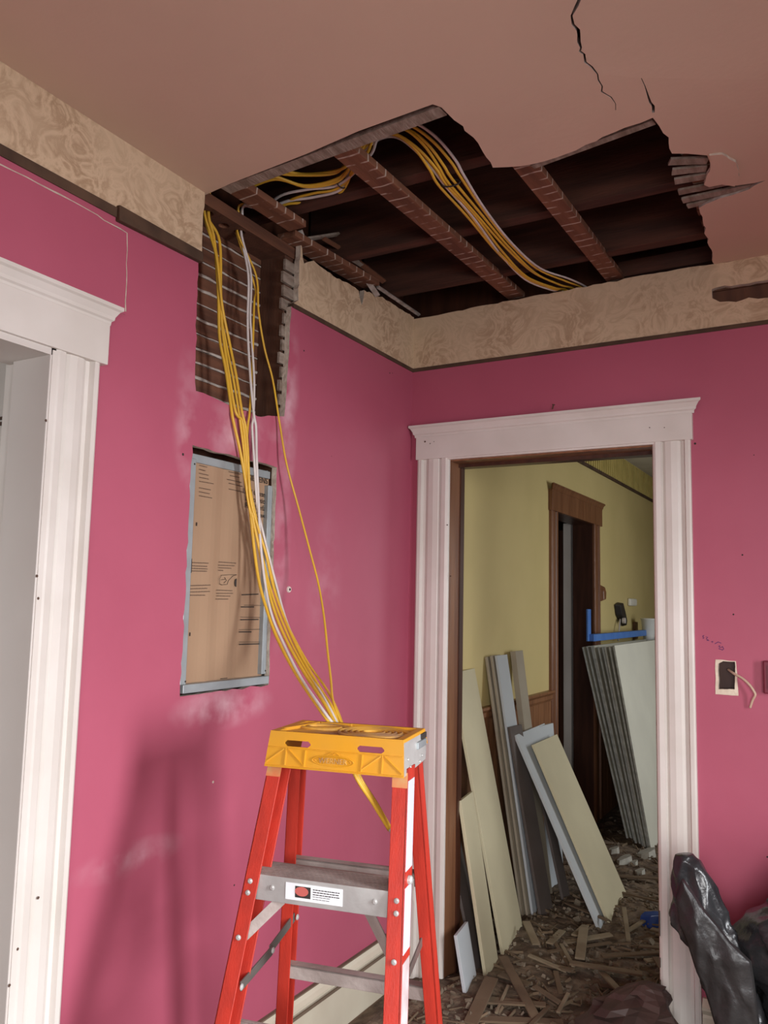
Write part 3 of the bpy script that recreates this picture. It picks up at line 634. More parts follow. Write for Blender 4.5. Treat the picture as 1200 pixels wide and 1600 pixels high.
def fr(z): t = (1.10-z)/1.10; return WT+(WBF-WT)*t, VFT+(VFB-VFT)*t
def rr(z): t = (1.10-z)/1.10; return WT*.97+(WBR-WT*.97)*t, VRT+(VRB-VRT)*t
def rail(sx, rear):
    s_ = MB(); fn = rr if rear else fr
    fw, dp, th = (.030, .038, .004) if rear else (.034, .060, .004)
    def sec(z):
        w, v = fn(z); uo = sx*(w+.017); ui = sx*(w+.017-fw)
        d0, d1 = (v-.004, v-.004+dp) if not rear else (v-dp+.004, v+.004)
        return uo, ui, d0, d1
    zt, zb = (1.10, 0.0)
    for part in range(3):
        q = []
        for z in (zb, zt):
            uo, ui, d0, d1 = sec(z)
            if part == 0: a0, a1, e0, e1 = uo, uo-sx*th, d0, d1
            elif part == 1: a0, a1, e0, e1 = uo, ui, d0, d0+th
            else: a0, a1, e0, e1 = uo, ui, d1-th, d1
            q += [(a0, e0, z), (a1, e0, z), (a1, e1, z), (a0, e1, z)]
        s_.hexa(q)
    o = s_.build('rear_rail' if rear else 'front_rail', M_red, lad, bevel=.0012)
    uo, ui, d0, d1 = sec(0.0); s_ = MB(); s_.hexa([(uo+sx*.004, d0-.004, 0), (ui, d0-.004, 0), (ui, d1+.004, 0), (uo+sx*.004, d1+.004, 0), (uo+sx*.004, d0-.004+(.01 if not rear else -.004), .04), (ui, d0+.006, .04), (ui, d1+.01, .04), (uo+sx*.004, d1+.01, .04)]); s_.build('rubber_foot', M_ink, o)
    return o, sec
fl_, secFL = rail(-1, False); fr_, secFR = rail(1, False); rail(-1, True); rr_, secRR = rail(1, True)
def riv(u, v, z, r=.0055, parent=lad, ax=(0, -1, 0.0)):
    s_ = MB(); s_.lathe([(r, 0), (r*.9, .002), (r*.5, .0035)], (u, v, z), ax, 10); return s_.build('rivet', M_alu, parent, smooth=False)
# worn pale tops of the front rails and stickers on the right rail web
for (o_, sc) in ((fl_, secFL), (fr_, secFR)):
    q = []
    for z in (1.062, 1.092):
        uo, ui, d0, d1 = sc(z); q += [(uo, d0-.0006, z), (ui, d0-.0006, z), (ui, d0+.001, z), (uo, d0+.001, z)]
    s_ = MB(); s_.hexa(q); s_.build('worn_patch', mat('worn_tan', (0.55, 0.30, 0.12), .6, (0.62, 0.14, 0.05), 22), o_)
def web_sticker(z0, z1, M_, name):
    q = []
    for z in (z0, z1):
        uo, ui, d0, d1 = secFR(z); q += [(uo+.0008, d0+.006, z), (uo, d0+.006, z), (uo, d1-.006, z), (uo+.0008, d1-.006, z)]
    s_ = MB(); s_.hexa(q); s_.build(name, M_, fr_)
M_lab = mat('pale_label', (0.58, 0.60, 0.70), .45, (0.54, 0.56, 0.65), 10)
web_sticker(.905, 1.075, M_lab, 'sticker'); web_sticker(.76, .875, M_lab, 'sticker'); web_sticker(.45, .745, mat('scuffed_label', (0.45, 0.36, 0.36), .7, (0.6, 0.5, 0.5), 30), 'sticker')
# cap: front and rear skirts with slots, tray top, ends
ZT, ZB = 1.162, 1.086
HW = .157
def skirt(vb, vt, sgn, name):
    slots = []
    for u0 in (-.118, .052):
        slots.append([(u0, 1.136), (u0+.006, 1.131), (u0+.056, 1.131), (u0+.062, 1.136), (u0+.062, 1.139), (u0+.056, 1.144), (u0+.006, 1.144), (u0, 1.139)])
    def f_(off): return lambda a, z: (a, (vb+(vt-vb)*(z-ZB)/(ZT-ZB))+off, z)
    zb_ = ZB if sgn < 0 else 1.128
    return slab(name, [(-HW-.004, zb_), (HW+.004, zb_), (HW-.002, ZT), (-HW+.002, ZT)], slots if sgn < 0 else [], f_(0), f_(-sgn*.004), [M_capy, M_capy], lad)
cap = skirt(-.103, -.088, -1, 'cap_front')
skirt(.105, .092, 1, 'cap_rear')
def cv(z): return -.103+.015*(z-ZB)/(ZT-ZB)
s_ = MB()
def rib(u0, z0, u1, z1, w=.0025):
    s_.bar((u0, cv(z0)-.0012, z0), (u1, cv(z1)-.0012, z1), w, .003, (u1-u0 == 0 and 1 or 0, 0, 1 if u1 != u0 else 0))
for m_ in (1, -1):
    c0 = -.112 if m_ == 1 else .112
    for (a, z0, e, z1) in [(c0, 1.128, c0, 1.092), (c0-.045, 1.096, c0-.004, 1.126), (c0+.004, 1.126, c0+.045, 1.094), (c0+m_*.046, 1.126, c0+m_*.046, 1.092)]: rib(a, z0, e, z1)
for (a, z0, e, z1) in [(-.156, 1.128, .156, 1.128), (-.160, 1.0895, .160, 1.0895)]: rib(a, z0, e, z1, .0016)
s_.build('cap_ribs', M_capy, cap)
# oval badge with raised lettering
s_ = MB(); ov = [(.048*math.cos(t)+0, cv(1.108)-.0018, 1.108+.011*math.sin(t)) for t in [2*math.pi*k/28 for k in range(28)]]
s_.tube(ov, .0012, 6, closed=True); ov2 = [(.041*math.cos(t), cv(1.108)-.0015, 1.108+.0085*math.sin(t)) for t in [2*math.pi*k/28 for k in range(28)]]; s_.tube(ov2, .0007, 6, closed=True)
s_.tube([(-.014, cv(1.12)-.0015, 1.121), (-.005, cv(1.124)-.0015, 1.1255), (0, cv(1.12)-.0015, 1.122), (.005, cv(1.124)-.0015, 1.1255), (.014, cv(1.12)-.0015, 1.121)], .0012, 6)
s_.build('badge', M_capy, cap)
text_part('raised_lettering', 'WERNER', .0165, (0, cv(1.103)-.001, 1.1025), (1, 0, 0), (0, 0.19, 1), M_capt, cap, .0014, 'CENTER')
# tray top
b_ = MB(); b_.box(-HW+.002, HW-.002, -.088, .092, ZT-.010, ZT-.006)
top_ = b_.build('cap_top', M_capt, lad)
b_ = MB()
for q in [(-HW+.001, HW-.001, -.0885, -.078), (-HW+.001, HW-.001, .083, .0925), (-HW+.001, -HW+.02, -.08, .085), (HW-.02, HW-.001, -.08, .085)]: b_.box(*q, ZT-.009, ZT)
b_.build('cap_rim', M_capy, top_, bevel=.002)
for (cu_, cv_, radii, sx) in [(.058, .003, (.071, .058, .046, .034, .022), 1.12), (-.072, .03, (.036, .024), 1.7)]:
    for r in radii:
        ring = [(cu_+r*sx*math.cos(t), cv_+r*math.sin(t), ZT-.004) for t in [2*math.pi*k/40 for k in range(40)]]
        b_ = MB(); b_.tube(ring, .0036, 8, closed=True); b_.build('moulded_ring', M_capt, top_, smooth=True)
b_ = MB(); b_.bar((-.145, -.045, ZT-.004), (-.105, .075, ZT-.004), .012, .010, (1, 0, 0)); b_.bar((-.10, .078, ZT-.004), (-.02, .078, ZT-.004), .009, .010, (0, 1, 0)); b_.build('tool_slot_lip', M_capy, top_, bevel=.002)
# end plates
for sx in (-1, 1):
    b_ = MB(); prof = [(-.098, ZB), (.085, 1.094), (.095, 1.118), (.088, ZT-.006), (-.086, ZT-.006)]
    b_.prism(prof, lambda v, z: (sx*(HW+.003-(z-ZB)*.06), v, z), lambda v, z: (sx*(HW-.002-(z-ZB)*.06), v, z)); ep = b_.build('end_plate', M_alu if sx == 1 else M_capy, lad)
    if sx == 1:
        b_ = MB(); b_.box(HW-.004, HW+.005, .012, .085, 1.126, 1.142); b_.build('hinge_strap', M_steel, ep, bevel=.002)
        for (v, z) in [(-.05, 1.10), (-.065, 1.118), (.05, 1.108), (.03, 1.098), (.045, 1.134)]: riv(HW+.0035-(z-ZB)*.06, v, z, .003, ep, (1, 0, 0))
        b_ = MB(); b_.box(HW-.010, HW+.003, .05, .09, 1.143, 1.155); b_.build('pivot_block', M_ink, ep)
# steps with grooved treads
def step(zt, label=False):
    w, v = fr(zt); w2 = w+.012; st = empty('step'); st.parent = lad
    b_ = MB(); b_.box(-w2, w2, v-.0015, v+.002, zt-.052, zt); b_.build('front_lip', M_alu, st, bevel=.001)
    b_ = MB(); b_.box(-w2, w2, v+.086, v+.09, zt-.045, zt); b_.build('rear_lip', M_tread, st)
    b_ = MB(); b_.box(-w2, w2, v-.001, v+.09, zt-.005, zt-.002)
    for k in range(12): b_.box(-w2, w2, v+.003+k*.0072, v+.0068+k*.0072, zt-.003, zt)
    b_.build('tread', M_tread, st)
    for u in (-.115, .115): riv(u, v-.0015, zt-.024, .006, st)
    for sx in (-1, 1):
        for dz in (.014, .036):
            ww, vv_ = fr(zt-dz); riv(sx*(ww+.002), vv_-.004, zt-dz, .006, st)
        ww, vv_ = fr(zt-.125); a = (sx*.098, v+.012, zt-.05); c = (sx*(ww-.006), vv_+.008, zt-.118)
        b_ = MB(); b_.bar(a, c, .022, .003, (0, 0, 1) if False else (sx*.6, 0, 1)); b_.build('brace', M_tread, st)
        riv(sx*(ww+.001), vv_-.004, zt-.118, .006, st)
    return st, v
st1, v1 = step(.868); step(.570); step(.275)
b_ = MB(); b_.box(-.083, .045, v1-.0025, v1-.0016, .826, .860); sk = b_.build('sticker', M_white_print, st1)
b_ = MB(); b_.box(-.061, -.026, v1-.003, v1-.0024, .832, .855); b_.build('sticker_panel', M_ink, st1)
b_ = MB(); b_.lathe([(.0095, 0), (.0095, .0005)], (-.046, v1-.003, .845), (0, -1, 0), 20, sx=1.6, ref=(1, 0, 0)); b_.build('sticker_oval', mat('sticker_red', (0.55, 0.13, 0.11), .5), st1)
b_ = MB(); R_ = random.Random(3)
for k in range(5):
    u = -.021
    while u < .036 - (k > 2)*.022:
        w = R_.uniform(.003, .008); b_.box(u, u+w, v1-.003, v1-.0024, .8525-k*.0048-(.0018 if k < 3 else .001), .8525-k*.0048); u += w+.0012
b_.build('sticker_print', M_ink, st1)
# rear bars
for zt, hh in ((.845, .03), (.592, .03), (.30, .03)):
    w, v = rr(zt); b_ = MB(); b_.box(-w-.012, w+.012, v-.028, v, zt-.004, zt); b_.box(-w-.012, w+.012, v-.028, v-.025, zt-hh, zt); b_.build('rear_bar', M_tread, lad, bevel=.001)
# spreaders
for sx in (-1, 1):
    wa, va = rr(.70); wc, vc = fr(.655); k_ = sx*.012
    A = Vector((sx*(wa-.008), va-.01, .70)); Cc = Vector((sx*(wc-.010), vc+.02, .655)); mid = A.lerp(Cc, .47)+Vector((0, 0, -.006))
    sp = empty('spreader'); sp.parent = lad
    b_ = MB(); b_.bar(A, mid, .02, .004, (0, 0, 1)); b_.build('spreader_bar', M_spread, sp, bevel=.001)
    b_ = MB(); b_.bar(mid+Vector((-sx*.005, 0, 0)), Cc+Vector((-sx*.005, 0, 0)), .02, .004, (0, 0, 1)); b_.build('spreader_bar', M_spread, sp, bevel=.001)
    for p in (A, mid, Cc): riv(p.x-sx*.007, p.y, p.z, .007, sp, (-sx, 0, 0))
b_ = MB(); uo, ui, d0, d1 = secFR(.885); b_.lathe([(.009, 0), (.009, .006), (.006, .009)], (uo, (d0+d1)/2, .885), (1, 0, 0), 12); b_.build('pivot_bolt', M_alu, lad)

# ---- electrical cables: ceiling -> drilled plate -> open bay -> behind the ladder cap
M_cy = mat('yellow_cable', (0.72, 0.42, 0.035), 0.42, (0.62, 0.36, 0.04), 12)
M_cw = mat('white_cable', (0.66, 0.60, 0.57), 0.4, (0.58, 0.52, 0.49), 12)
M_cg = mat('grey_cable', (0.48, 0.44, 0.42), 0.45, (0.42, 0.38, 0.36), 12)
M_cend = mat('bare_copper_end', (0.6, 0.5, 0.45), .4, metal=.5)
XS = [(300,-.05),(540,-.035),(585,-.012),(615,.007),(650,.014),(700,.02),(800,.03),(880,.05),(940,.09),(1000,.175),(1055,.30),(1110,.455),(1160,.52),(1215,.575),(1300,.625)]
def Xat(py):
    for (a, xa), (c, xc) in zip(XS, XS[1:]):
        if py <= c: return xa+(xc-xa)*max(0, (py-a))/(c-a)
    return XS[-1][1]
wall_paths = {
 'L1': [(332,345),(335,377),(341,460),(343,527),(353,580),(362,643),(365,660),(376,709),(385,761),(391,798),(397,856),(405,910),(418,956),(434,999),(463,1054),(500,1109)],
 'L2': [(345,340),(343,377),(345,460),(348,520),(358,587),(368,643),(379,660),(384,709),(388,755),(395,810),(406,861),(415,904),(428,953),(448,1002),(477,1054),(510,1105)],
 'L3': [(338,342),(338,400),(347,477),(358,533),(369,587),(378,643),(384,668),(387,703),(391,775),(402,821),(416,867),(428,919),(446,970),(471,1025),(501,1077),(520,1108)],
 'L4': [(340,345),(339,400),(344,477),(353,535),(364,590),(373,643),(376,665),(381,705),(386,770),(396,821),(409,867),(421,915),(437,962),(459,1012),(488,1064),(514,1106)],
 'R1': [(390,372),(392,427),(391,493),(393,527),(397,593),(396,650),(394,668),(397,717),(402,789),(411,832),(422,876),(433,919),(446,966),(466,1016),(492,1066),(516,1108)],
 'R2': [(387,374),(388,430),(387,493),(388,540),(392,600),(397,650),(400,668),(401,717),(404,784),(407,847),(414,910),(424,959),(440,999),(469,1057),(505,1110)],
 'R3': [(397,368),(398,447),(397,477),(394,577),(390,643),(387,668),(385,723),(393,775),(406,832),(422,890),(434,933),(452,982),(480,1034),(509,1075),(526,1108)],
 'R4': [(398,370),(400,430),(404,487),(413,543),(426,593),(435,650),(438,668),(448,726),(466,792),(483,856),(497,910),(506,962),(512,1019),(517,1063),(519,1088),(525,1110)],
}
XR4 = [(300,-.05),(560,-.02),(610,-.002),(640,.010),(660,.014),(800,.07),(900,.14),(1000,.26),(1060,.36),(1110,.46)]
tails = {'L1':0,'L2':1,'L3':2,'L4':3,'R1':4,'R2':5,'R3':6,'R4':7}
ceil_in = {'L1':[(362,292,2.700),(400,268,2.715),(455,273,2.712),(515,272,2.712)],
 'L2':[(368,292,2.702),(415,262,2.72),(470,272,2.715),(520,268,2.718)],
 'L3':[(372,294,2.700),(420,275,2.712),(475,290,2.705),(525,280,2.71)],
 'L4':[(376,296,2.700),(430,280,2.710),(480,292,2.703),(528,283,2.706)],
 'R1':[(410,325,2.700),(440,305,2.71),(480,296,2.71),(530,288,2.708)],
 'R2':[(413,327,2.698),(450,314,2.706),(490,308,2.706),(532,296,2.704)],
 'R3':[(416,326,2.700),(455,318,2.704),(495,316,2.702),(534,299,2.702)],
 'R4':[(420,328,2.700),(460,310,2.708),(490,302,2.708),(531,292,2.706)]}
arch = [(556,255,2.735),(572,228,2.755),(598,207,2.765),(630,205,2.755),(662,228,2.72),(690,262,2.685),(706,286,2.668),(745,334,2.668),(788,388,2.668),(830,428,2.669),(872,446,2.672)]
offs = {'L1':(-17,5),'L2':(-12,2),'L3':(-7,6),'L4':(-2,-2),'R1':(18,-12),'R2':(-9,9),'R3':(4,-4),'R4':(12,-10)}
cab = [('L1',M_cy,'yellow'),('L2',M_cy,'yellow'),('L3',M_cy,'yellow'),('L4',M_cy,'yellow'),('R1',M_cw,'white'),('R2',M_cw,'white'),('R3',M_cy,'yellow'),('R4',M_cy,'yellow')]
labels = {'L1':'yellow electrical cable leftmost where the bundle crosses the breaker panel','L2':'yellow electrical cable second of the yellow ones from the left over the panel',
 'L3':'yellow electrical cable next to the white one on the upper side of the hanging bundle','L4':'yellow electrical cable in the middle of the bundle hanging from the left plate hole',
 'R1':'white electrical cable from the right plate hole lying on top of the yellow bundle','R2':'pinkish white electrical cable slipping under the yellow bundle below the panel',
 'R3':'yellow electrical cable from the right plate hole that crosses behind the white cables','R4':'lone yellow electrical cable hanging right of the panel, apart from the bundle'}
def cable_pts(key):
    P = []; ox, oy = offs[key]; k = tails[key]
    end = []
    for ai, (px, py, z) in enumerate(reversed(arch)):
        px += 3.2*math.sin(ai*1.15+k*2.1); py += 2.0*math.sin(ai*.9+k*1.3)
        f_ = 1.0 if py < 300 else (0.8 if py < 400 else .75)
        p = onz(z, px+ox*f_, py+oy*f_); end.append(p)
    q = end[0]; P += [Vector((q.x+.06, .085, 2.655)), Vector((q.x+.02, .04, 2.690))] + end
    P += [onz(z, px, py) for (px, py, z) in reversed(ceil_in[key])]
    hx, hy = (-.064, -1.222) if key[0] == 'L' else (-.058, -1.075)
    a = k % 4*1.6; hx += .008*math.cos(a); hy += .008*math.sin(a)
    P += [Vector((hx+.015, hy-.01, 2.695)), Vector((hx, hy, 2.652)), Vector((hx, hy, 2.60))]
    for (px, py) in wall_paths[key][1:]:
        X = Xat(py)+(.004*(k % 3)-.004)
        if key == 'R4':
            for (A_, xa), (B_, xb) in zip(XR4, XR4[1:]):
                if A_ <= py <= B_: X = xa+(xb-xa)*(py-A_)/(B_-A_)
        P.append(onx(X, px, py))
    j = k-3.5
    for (px, py) in [(541+j*1.5, 1160), (559+j*1.1, 1212), (586+j*.9, 1255), (609+j*.6, 1294)]:
        P.append(onx(Xat(py)+.002*(k % 2), px, py+(k % 3)*1.5))
    return P
for key, M_, cn in cab:
    P = spline(cable_pts(key), 6); s_ = MB(); s_.tube(P, .0046, 8, flat=.72)
    o = s_.build('electrical_cable', M_, None, smooth=True); tag(o, labels[key], 'cable', 'electrical cables from the ceiling to the ladder')
    s_ = MB(); t = (P[-1]-P[-2]).normalized(); s_.tube([P[-1], P[-1]+t*.012], .0022, 6); s_.build('stripped_end', M_cend, o)
# cable ties
for (px, py, z, L_, lab) in [(533,288,2.708,.035,'black cable tie around the cables beside the left furring strip'),(705,286,2.668,.055,'black cable tie across the fanned ceiling cables between the joists')]:
    c = onz(z, px, py); s_ = MB()
    d_ = Vector((.25, 1, 0)).normalized() if L_ < .05 else Vector((1, .12, 0)).normalized()
    ax = Vector((d_.y, -d_.x, 0)); ring = [c + d_*(L_*.5*math.cos(t)) + Vector((0, 0, 1))*(.010*math.sin(t)) for t in [2*math.pi*k/24 for k in range(24)]]
    s_.tube(ring, .0022, 6, closed=True); tag(s_.build('cable_tie', M_ink), lab, 'cable tie', 'cable ties in the ceiling hole')

# ---- loose stub wire in the outlet hole
P = [ony(Y, px, py) for (px, py, Y) in [(1138,1046,.03),(1146,1052,-.005),(1160,1060,-.02),(1171,1070,-.028),(1178,1080,-.03),(1180,1086,-.028),(1176,1094,-.02),(1172,1106,-.012)]]
s_ = MB(); s_.tube(spline(P, 5), .0042, 8); tag(s_.build('stub_cable', mat('cream_cable', (0.62, 0.45, 0.33), .5), smooth=True), 'cream stub of cable poking out of the outlet hole in the pink wall', 'cable')
# handwritten marks on the pink wall beside the casing
M_pen = mat('purple_ink', (0.10, 0.03, 0.16), .6)
strokes = [[(1097.5,994),(1100,992.5),(1098,995.5),(1100.5,996.5),(1098,998)],[(1103,995),(1106,995.5),(1103.5,998.5),(1106.5,999.5),(1104.5,1001)],[(1105,1000),(1108,1001)],[(1111,1003),(1114,1002),(1113,1004.5)],[(1117,1006),(1122,1003),(1127,1005)],[(1122.5,1010),(1125,1008.5),(1124,1012),(1126.5,1011.5)],[(1127,1012),(1129,1010),(1131,1014),(1128,1016)],[(1123,1013.5),(1128,1015)]]
s_ = MB()
for st in strokes: s_.tube([ony(-.0006, *q) for q in st], .0011, 5)
s_.build('pen_marks', M_pen, wall_back)
# small marks and dents on the walls
def wall_mark(parent, plane, px, py, r, M_, name='nail_hole'):
    s_ = MB()
    if plane == 'A': p = onx(0, px, py); s_.lathe([(r, 0), (r*.6, .0012)], p, (1, 0, 0), 9)
    else: p = ony(0, px, py); s_.lathe([(r, 0), (r*.6, .0012)], p, (0, -1, 0), 9)
    s_.build(name, M_, parent)
for q in [(475,548,.003),(609,583,.003),(286,710,.004),(518,713,.0015),(366,1383,.003),(613,583,.002)]: wall_mark(wall_left, 'A', *q, M_ink)
for q in [(1146,960,.003),(1178,711,.002),(1160,867,.003),(1086,693,.004),(1199,1339,.003)]: wall_mark(wall_back, 'B', *q, M_ink)
for q in [(140,372,.005),(147,372,.004),(333,1222,.004),(446,1222,.003)]: wall_mark(wall_left, 'A', *q, M_edge)
p = onx(0, 451, 921); s_ = MB(); s_.lathe([(.011, 0), (.0095, .004), (.006, .005)], p, (1, 0, 0), 14)
an = tag(s_.build('wall_anchor', mat('pale_anchor', (.72, .6, .55), .7)), 'pale plastic wall anchor ring in the pink wall right of the panel', 'wall anchor')
s_ = MB(); s_.lathe([(.0045, 0), (.004, .001)], p+Vector((.005, 0, 0)), (1, 0, 0), 10); s_.build('anchor_hole', M_ink, an)
a = ony(0, 869, 640); s_ = MB(); s_.tube([a+Vector((0, -.045, -.008)), a+Vector((.004, -.045, .008))], .0025, 6); s_.lathe([(.006, 0), (.006, .002)], a+Vector((.004, -.045, .008)), (.2, 0, 1), 8)
tag(s_.build('bent_nail', M_rail), 'small bent nail standing on the doorway crown', 'nail')
# red box at the picture's right edge
p = ony(0, 1194, 1056); s_ = MB(); s_.box(p.x, p.x+.075, -.03, 0, p.z-.055, p.z+.05); bx_ = tag(s_.build('outlet_box', mat('dark_red_box', (.18, .02, .04), .5), bevel=.004), 'dark red surface outlet box at the right edge on the pink wall', 'outlet box')
s_ = MB(); s_.box(p.x+.012, p.x+.063, -.033, -.03, p.z-.04, p.z+.036); s_.build('face_plate', mat('dark_red_plate', (.14, .016, .03), .4), bx_)

# ---- hall: drywall sheets stacked against the yellow wall
M_dw = mat('grey_cream_drywall', (0.62, 0.60, 0.50), 0.8, (0.57, 0.55, 0.46), 3)
M_dwe = mat('drywall_edge', (0.66, 0.70, 0.66), 0.85, (0.45, 0.48, 0.45), 30)
def leaning(name, BL, width, TL, thick, M_, extra=None, yaw=0.0, bevel=0.0015):
    """board standing on its bottom edge: BL bottom near corner of the face, TL top near corner; width runs along +y"""
    BL = Vector(BL); TL = Vector(TL); up = TL-BL; wd_ = Vector((yaw, 1, 0)).normalized()*width
    n = wd_.normalized().cross(up.normalized()); n.normalize()
    if n.x < 0: n = -n
    tk = -n*thick
    org = BL.copy(); s_ = MB()
    top_l = up; 
    q = [Vector((0,0,0)), wd_, wd_+tk, tk]
    s_.hexa(q + [v+top_l for v in q])
    if isinstance(M_, (list, tuple)) and len(M_) > 1: s_.mi = [1, 1, 1, 1, 1, 1]; s_.mi[2] = 0; s_.mi[4] = 0; 
    o = s_.build(name, M_, bevel=bevel); o.location = org
    return o
ns = 9
names = ['outermost','second from the front','third from the front','fourth from the front','middle','fourth from the wall','third from the wall','second from the wall','innermost']
for i in range(ns):
    t = i/(ns-1); bx = .487-.160*t+rnd.uniform(-.002, .002); tx = .272-.228*t+rnd.uniform(-.004, .004); yy = 2.235+.12*t+rnd.uniform(-.02, .02)
    o = leaning('drywall_sheet', (bx, yy, .004), 2.2-.15*t, (tx, yy, 1.212-.02*t+rnd.uniform(-.004, .004)), .0125, [M_dw, M_dwe])
    tag(o, '%s drywall sheet of the stack leaning on the yellow wall' % names[i], 'drywall sheet', 'drywall sheets in the hall stack')
# blue straightedge, cup, doorbell, dangling plug on the yellow wall
M_blue = mat('blue_paint', (0.06, 0.17, 0.50), .45, (0.09, 0.22, .55), 9)
a = onx(.10, 921, 1002); c = onx(.10, 1011, 995)
se = tag(empty('straightedge', a), 'blue L-shaped straightedge lying on top of the drywall sheets', 'straightedge')
s_ = MB(); s_.box(-.012, .03, 0, (c-a).y, .0, .045); s_.build('blade', M_blue, se, bevel=.003)
s_ = MB(); s_.box(-.012, .0, -.03, .04, .0, .205); s_.build('upright', M_blue, se, bevel=.002)
p = onx(.14, 1014, 1001); s_ = MB(); hh = 1.0
s_.lathe([(.040, 0), (.043, .02), (.060, .165), (.064, .17), (.064, .178), (.058, .178), (.040, .02)], (p.x, p.y, p.z), (0, 0, 1), 24)
cup = tag(s_.build('plastic_cup', mat('white_plastic', (.8, .8, .76), .4), smooth=True), 'white plastic cup standing on the drywall stack', 'cup')
p = onx(0, 985, 941); s_ = MB(); s_.box(0, .03, p.y-.11, p.y+.11, p.z-.03, p.z+.03); dbx = tag(s_.build('doorbell_chime', mat('offwhite_plastic', (.78, .75, .66), .4), bevel=.012), 'small off-white box on the yellow wall above the stack', 'wall box')
p = onx(0, 965, 955); s_ = MB(); prof = [(-.12, .05), (-.02, .07), (.06, .0), (.13, -.08), (.10, -.12), (.0, -.07), (-.08, -.03)]
s_.prism(prof, lambda a_, z_: (.005, p.y+a_, p.z+z_), lambda a_, z_: (.05, p.y+a_*.8, p.z+z_*.9)); pl = tag(s_.build('wall_bracket', mat('black_plastic', (.03, .025, .022), .5), bevel=.006), 'black bracket hanging by a wire on the yellow wall', 'bracket')
s_ = MB(); s_.tube(spline([(.03, p.y-.05, p.z-.06), (.04, p.y-.12, p.z-.13), (.04, p.y-.15, p.z-.22)], 5), .006, 6); s_.build('wire', M_cg, pl, smooth=True)
s_ = MB(); s_.lathe([(.022, 0), (.022, .02)], (.045, p.y-.03, p.z-.07), (1, 0, 0), 10); s_.build('wire_nut', M_cw, pl)
p = onx(0, 937, 928); s_ = MB(); s_.prism([(-.04, -.06), (.05, -.05), (.06, .02), (.0, .07), (-.05, .03)], lambda a_, z_: (.0, p.y+a_, p.z+z_), lambda a_, z_: (.04, p.y+a_*.6, p.z+z_*.7)); tag(s_.build('door_latch', M_wood, bevel=.006), 'brown latch on the yellow wall beside the brown door frame', 'latch')
p = onx(0, 991, 985); s_ = MB(); s_.box(0, .02, p.y-.05, p.y+.05, p.z-.07, p.z+.07); tag(s_.build('wood_peg', M_wood, bevel=.004), 'short brown peg on the yellow wall beside the cup', 'peg')

# ---- boards leaning inside the doorway
M_bc = mat('cream_board', (0.60, 0.54, 0.36), 0.7, (0.54, 0.48, 0.32), 3, .05, 30)
M_bg = mat('grey_white_board', (0.52, 0.55, 0.57), 0.7, (0.47, 0.5, 0.52), 3, .05, 30)
M_bt = mat('taupe_board', (0.38, 0.33, 0.25), 0.75, (0.33, 0.28, 0.21), 4, .05, 30)
M_bd = mat('dark_backed_board', (0.13, 0.105, 0.095), 0.8, (0.10, 0.08, 0.07), 5, .1, 30)
B_ = [
 ('wide cream board leaning tallest beside the doorway jamb', (.300,.332,.004), .33, (.050,.332,1.150), .014, M_bc, -.12),
 ('short cream board in front of the wide one at the doorway jamb', (.317,.109,.004), .185, (.196,.109,.668), .014, M_bc, -.15),
 ('smallest grey offcut standing lowest at the doorway jamb', (.306,-.06,.004), .15, (.262,-.06,.222), .013, M_bg, -.14),
 ('dark-faced narrow board between the short cream board and the jamb', (.262,.14,.004), .13, (.120,.14,.53), .012, M_bd, -.1),
 ('leftmost tall grey strip with its top against the yellow wall', (.205,.80,.004), .11, (.0145,.80,1.197), .012, M_bt, 0),
 ('second tall grey strip against the yellow wall', (.224,.82,.004), .11, (.032,.82,1.203), .012, M_bt, 0),
 ('third tall pale grey strip against the yellow wall', (.243,.84,.004), .14, (.050,.84,1.203), .012, M_bg, 0),
 ('dark-faced board with a pale edge in front of the tall grey strips', (.285,.833,.004), .13, (.122,.833,.865), .014, M_bd, .1),
 ('single narrow taupe board standing apart against the yellow wall', (.215,1.09,.004), .11, (.052,1.09,1.215), .03, M_bt, 0),
 ('large grey white board behind the tilted cream board', (.545,.870,.004), .48, (.140,.870,.825), .014, M_bg, -.04),
 ('tilted cream board in front with a chipped lower corner', (.570,.955,.004), .39, (.200,.955,.775), .014, M_bc, -.02),
 ('white board standing behind the large grey one', (.19,1.25,.004), .17, (.13,1.25,.82), .014, M_bg, .1),
 ('dark narrow board hidden under the large grey white board', (.30,1.12,.004), .08, (.17,1.12,.55), .014, M_bd, .1),
]
for lab, BL, w, TL, t, M_, yw in B_:
    tag(leaning('leaning_board', BL, w, TL, t, M_, yaw=yw), lab, 'board', 'boards leaning inside the doorway')

# ---- rubble, laths and bags on the floor
def hgt(x, y): 
    v = noise.noise(Vector((x*3.1, y*3.1, 1.3)))*.022 + noise.noise(Vector((x*9, y*9, 4.1)))*.014 + noise.noise(Vector((x*26, y*26, 9.1)))*.008
    return max(.0, .022 + v)*min(1, max(0, (x-.03)/.08))*min(1, max(0, (y+1.0)/.5)) 
M_rub = mat('plaster_rubble', (0.19, 0.135, 0.09), 0.95, (0.09, 0.06, 0.04), 16, .7, 60, lo=.38, hi=.6)
s_ = MB(); nx, ny = 90, 190; vv = []; ff = []
for j in range(ny+1):
    for i in range(nx+1):
        x = .03+1.35*i/nx; y = -1.0+4.9*j/ny; e = min(1, (1.38-x)/.1)
        vv.append((x, y, hgt(x, y)*max(0, e)+.0005))
for j in range(ny):
    for i in range(nx):
        a = j*(nx+1)+i; ff.append((a, a+1, a+nx+2, a+nx+1))
s_.add(vv, ff); o = s_.build('plaster_rubble', M_rub); tag(o, 'brown plaster rubble and dust covering the floor in the doorway', 'rubble', kind='stuff')
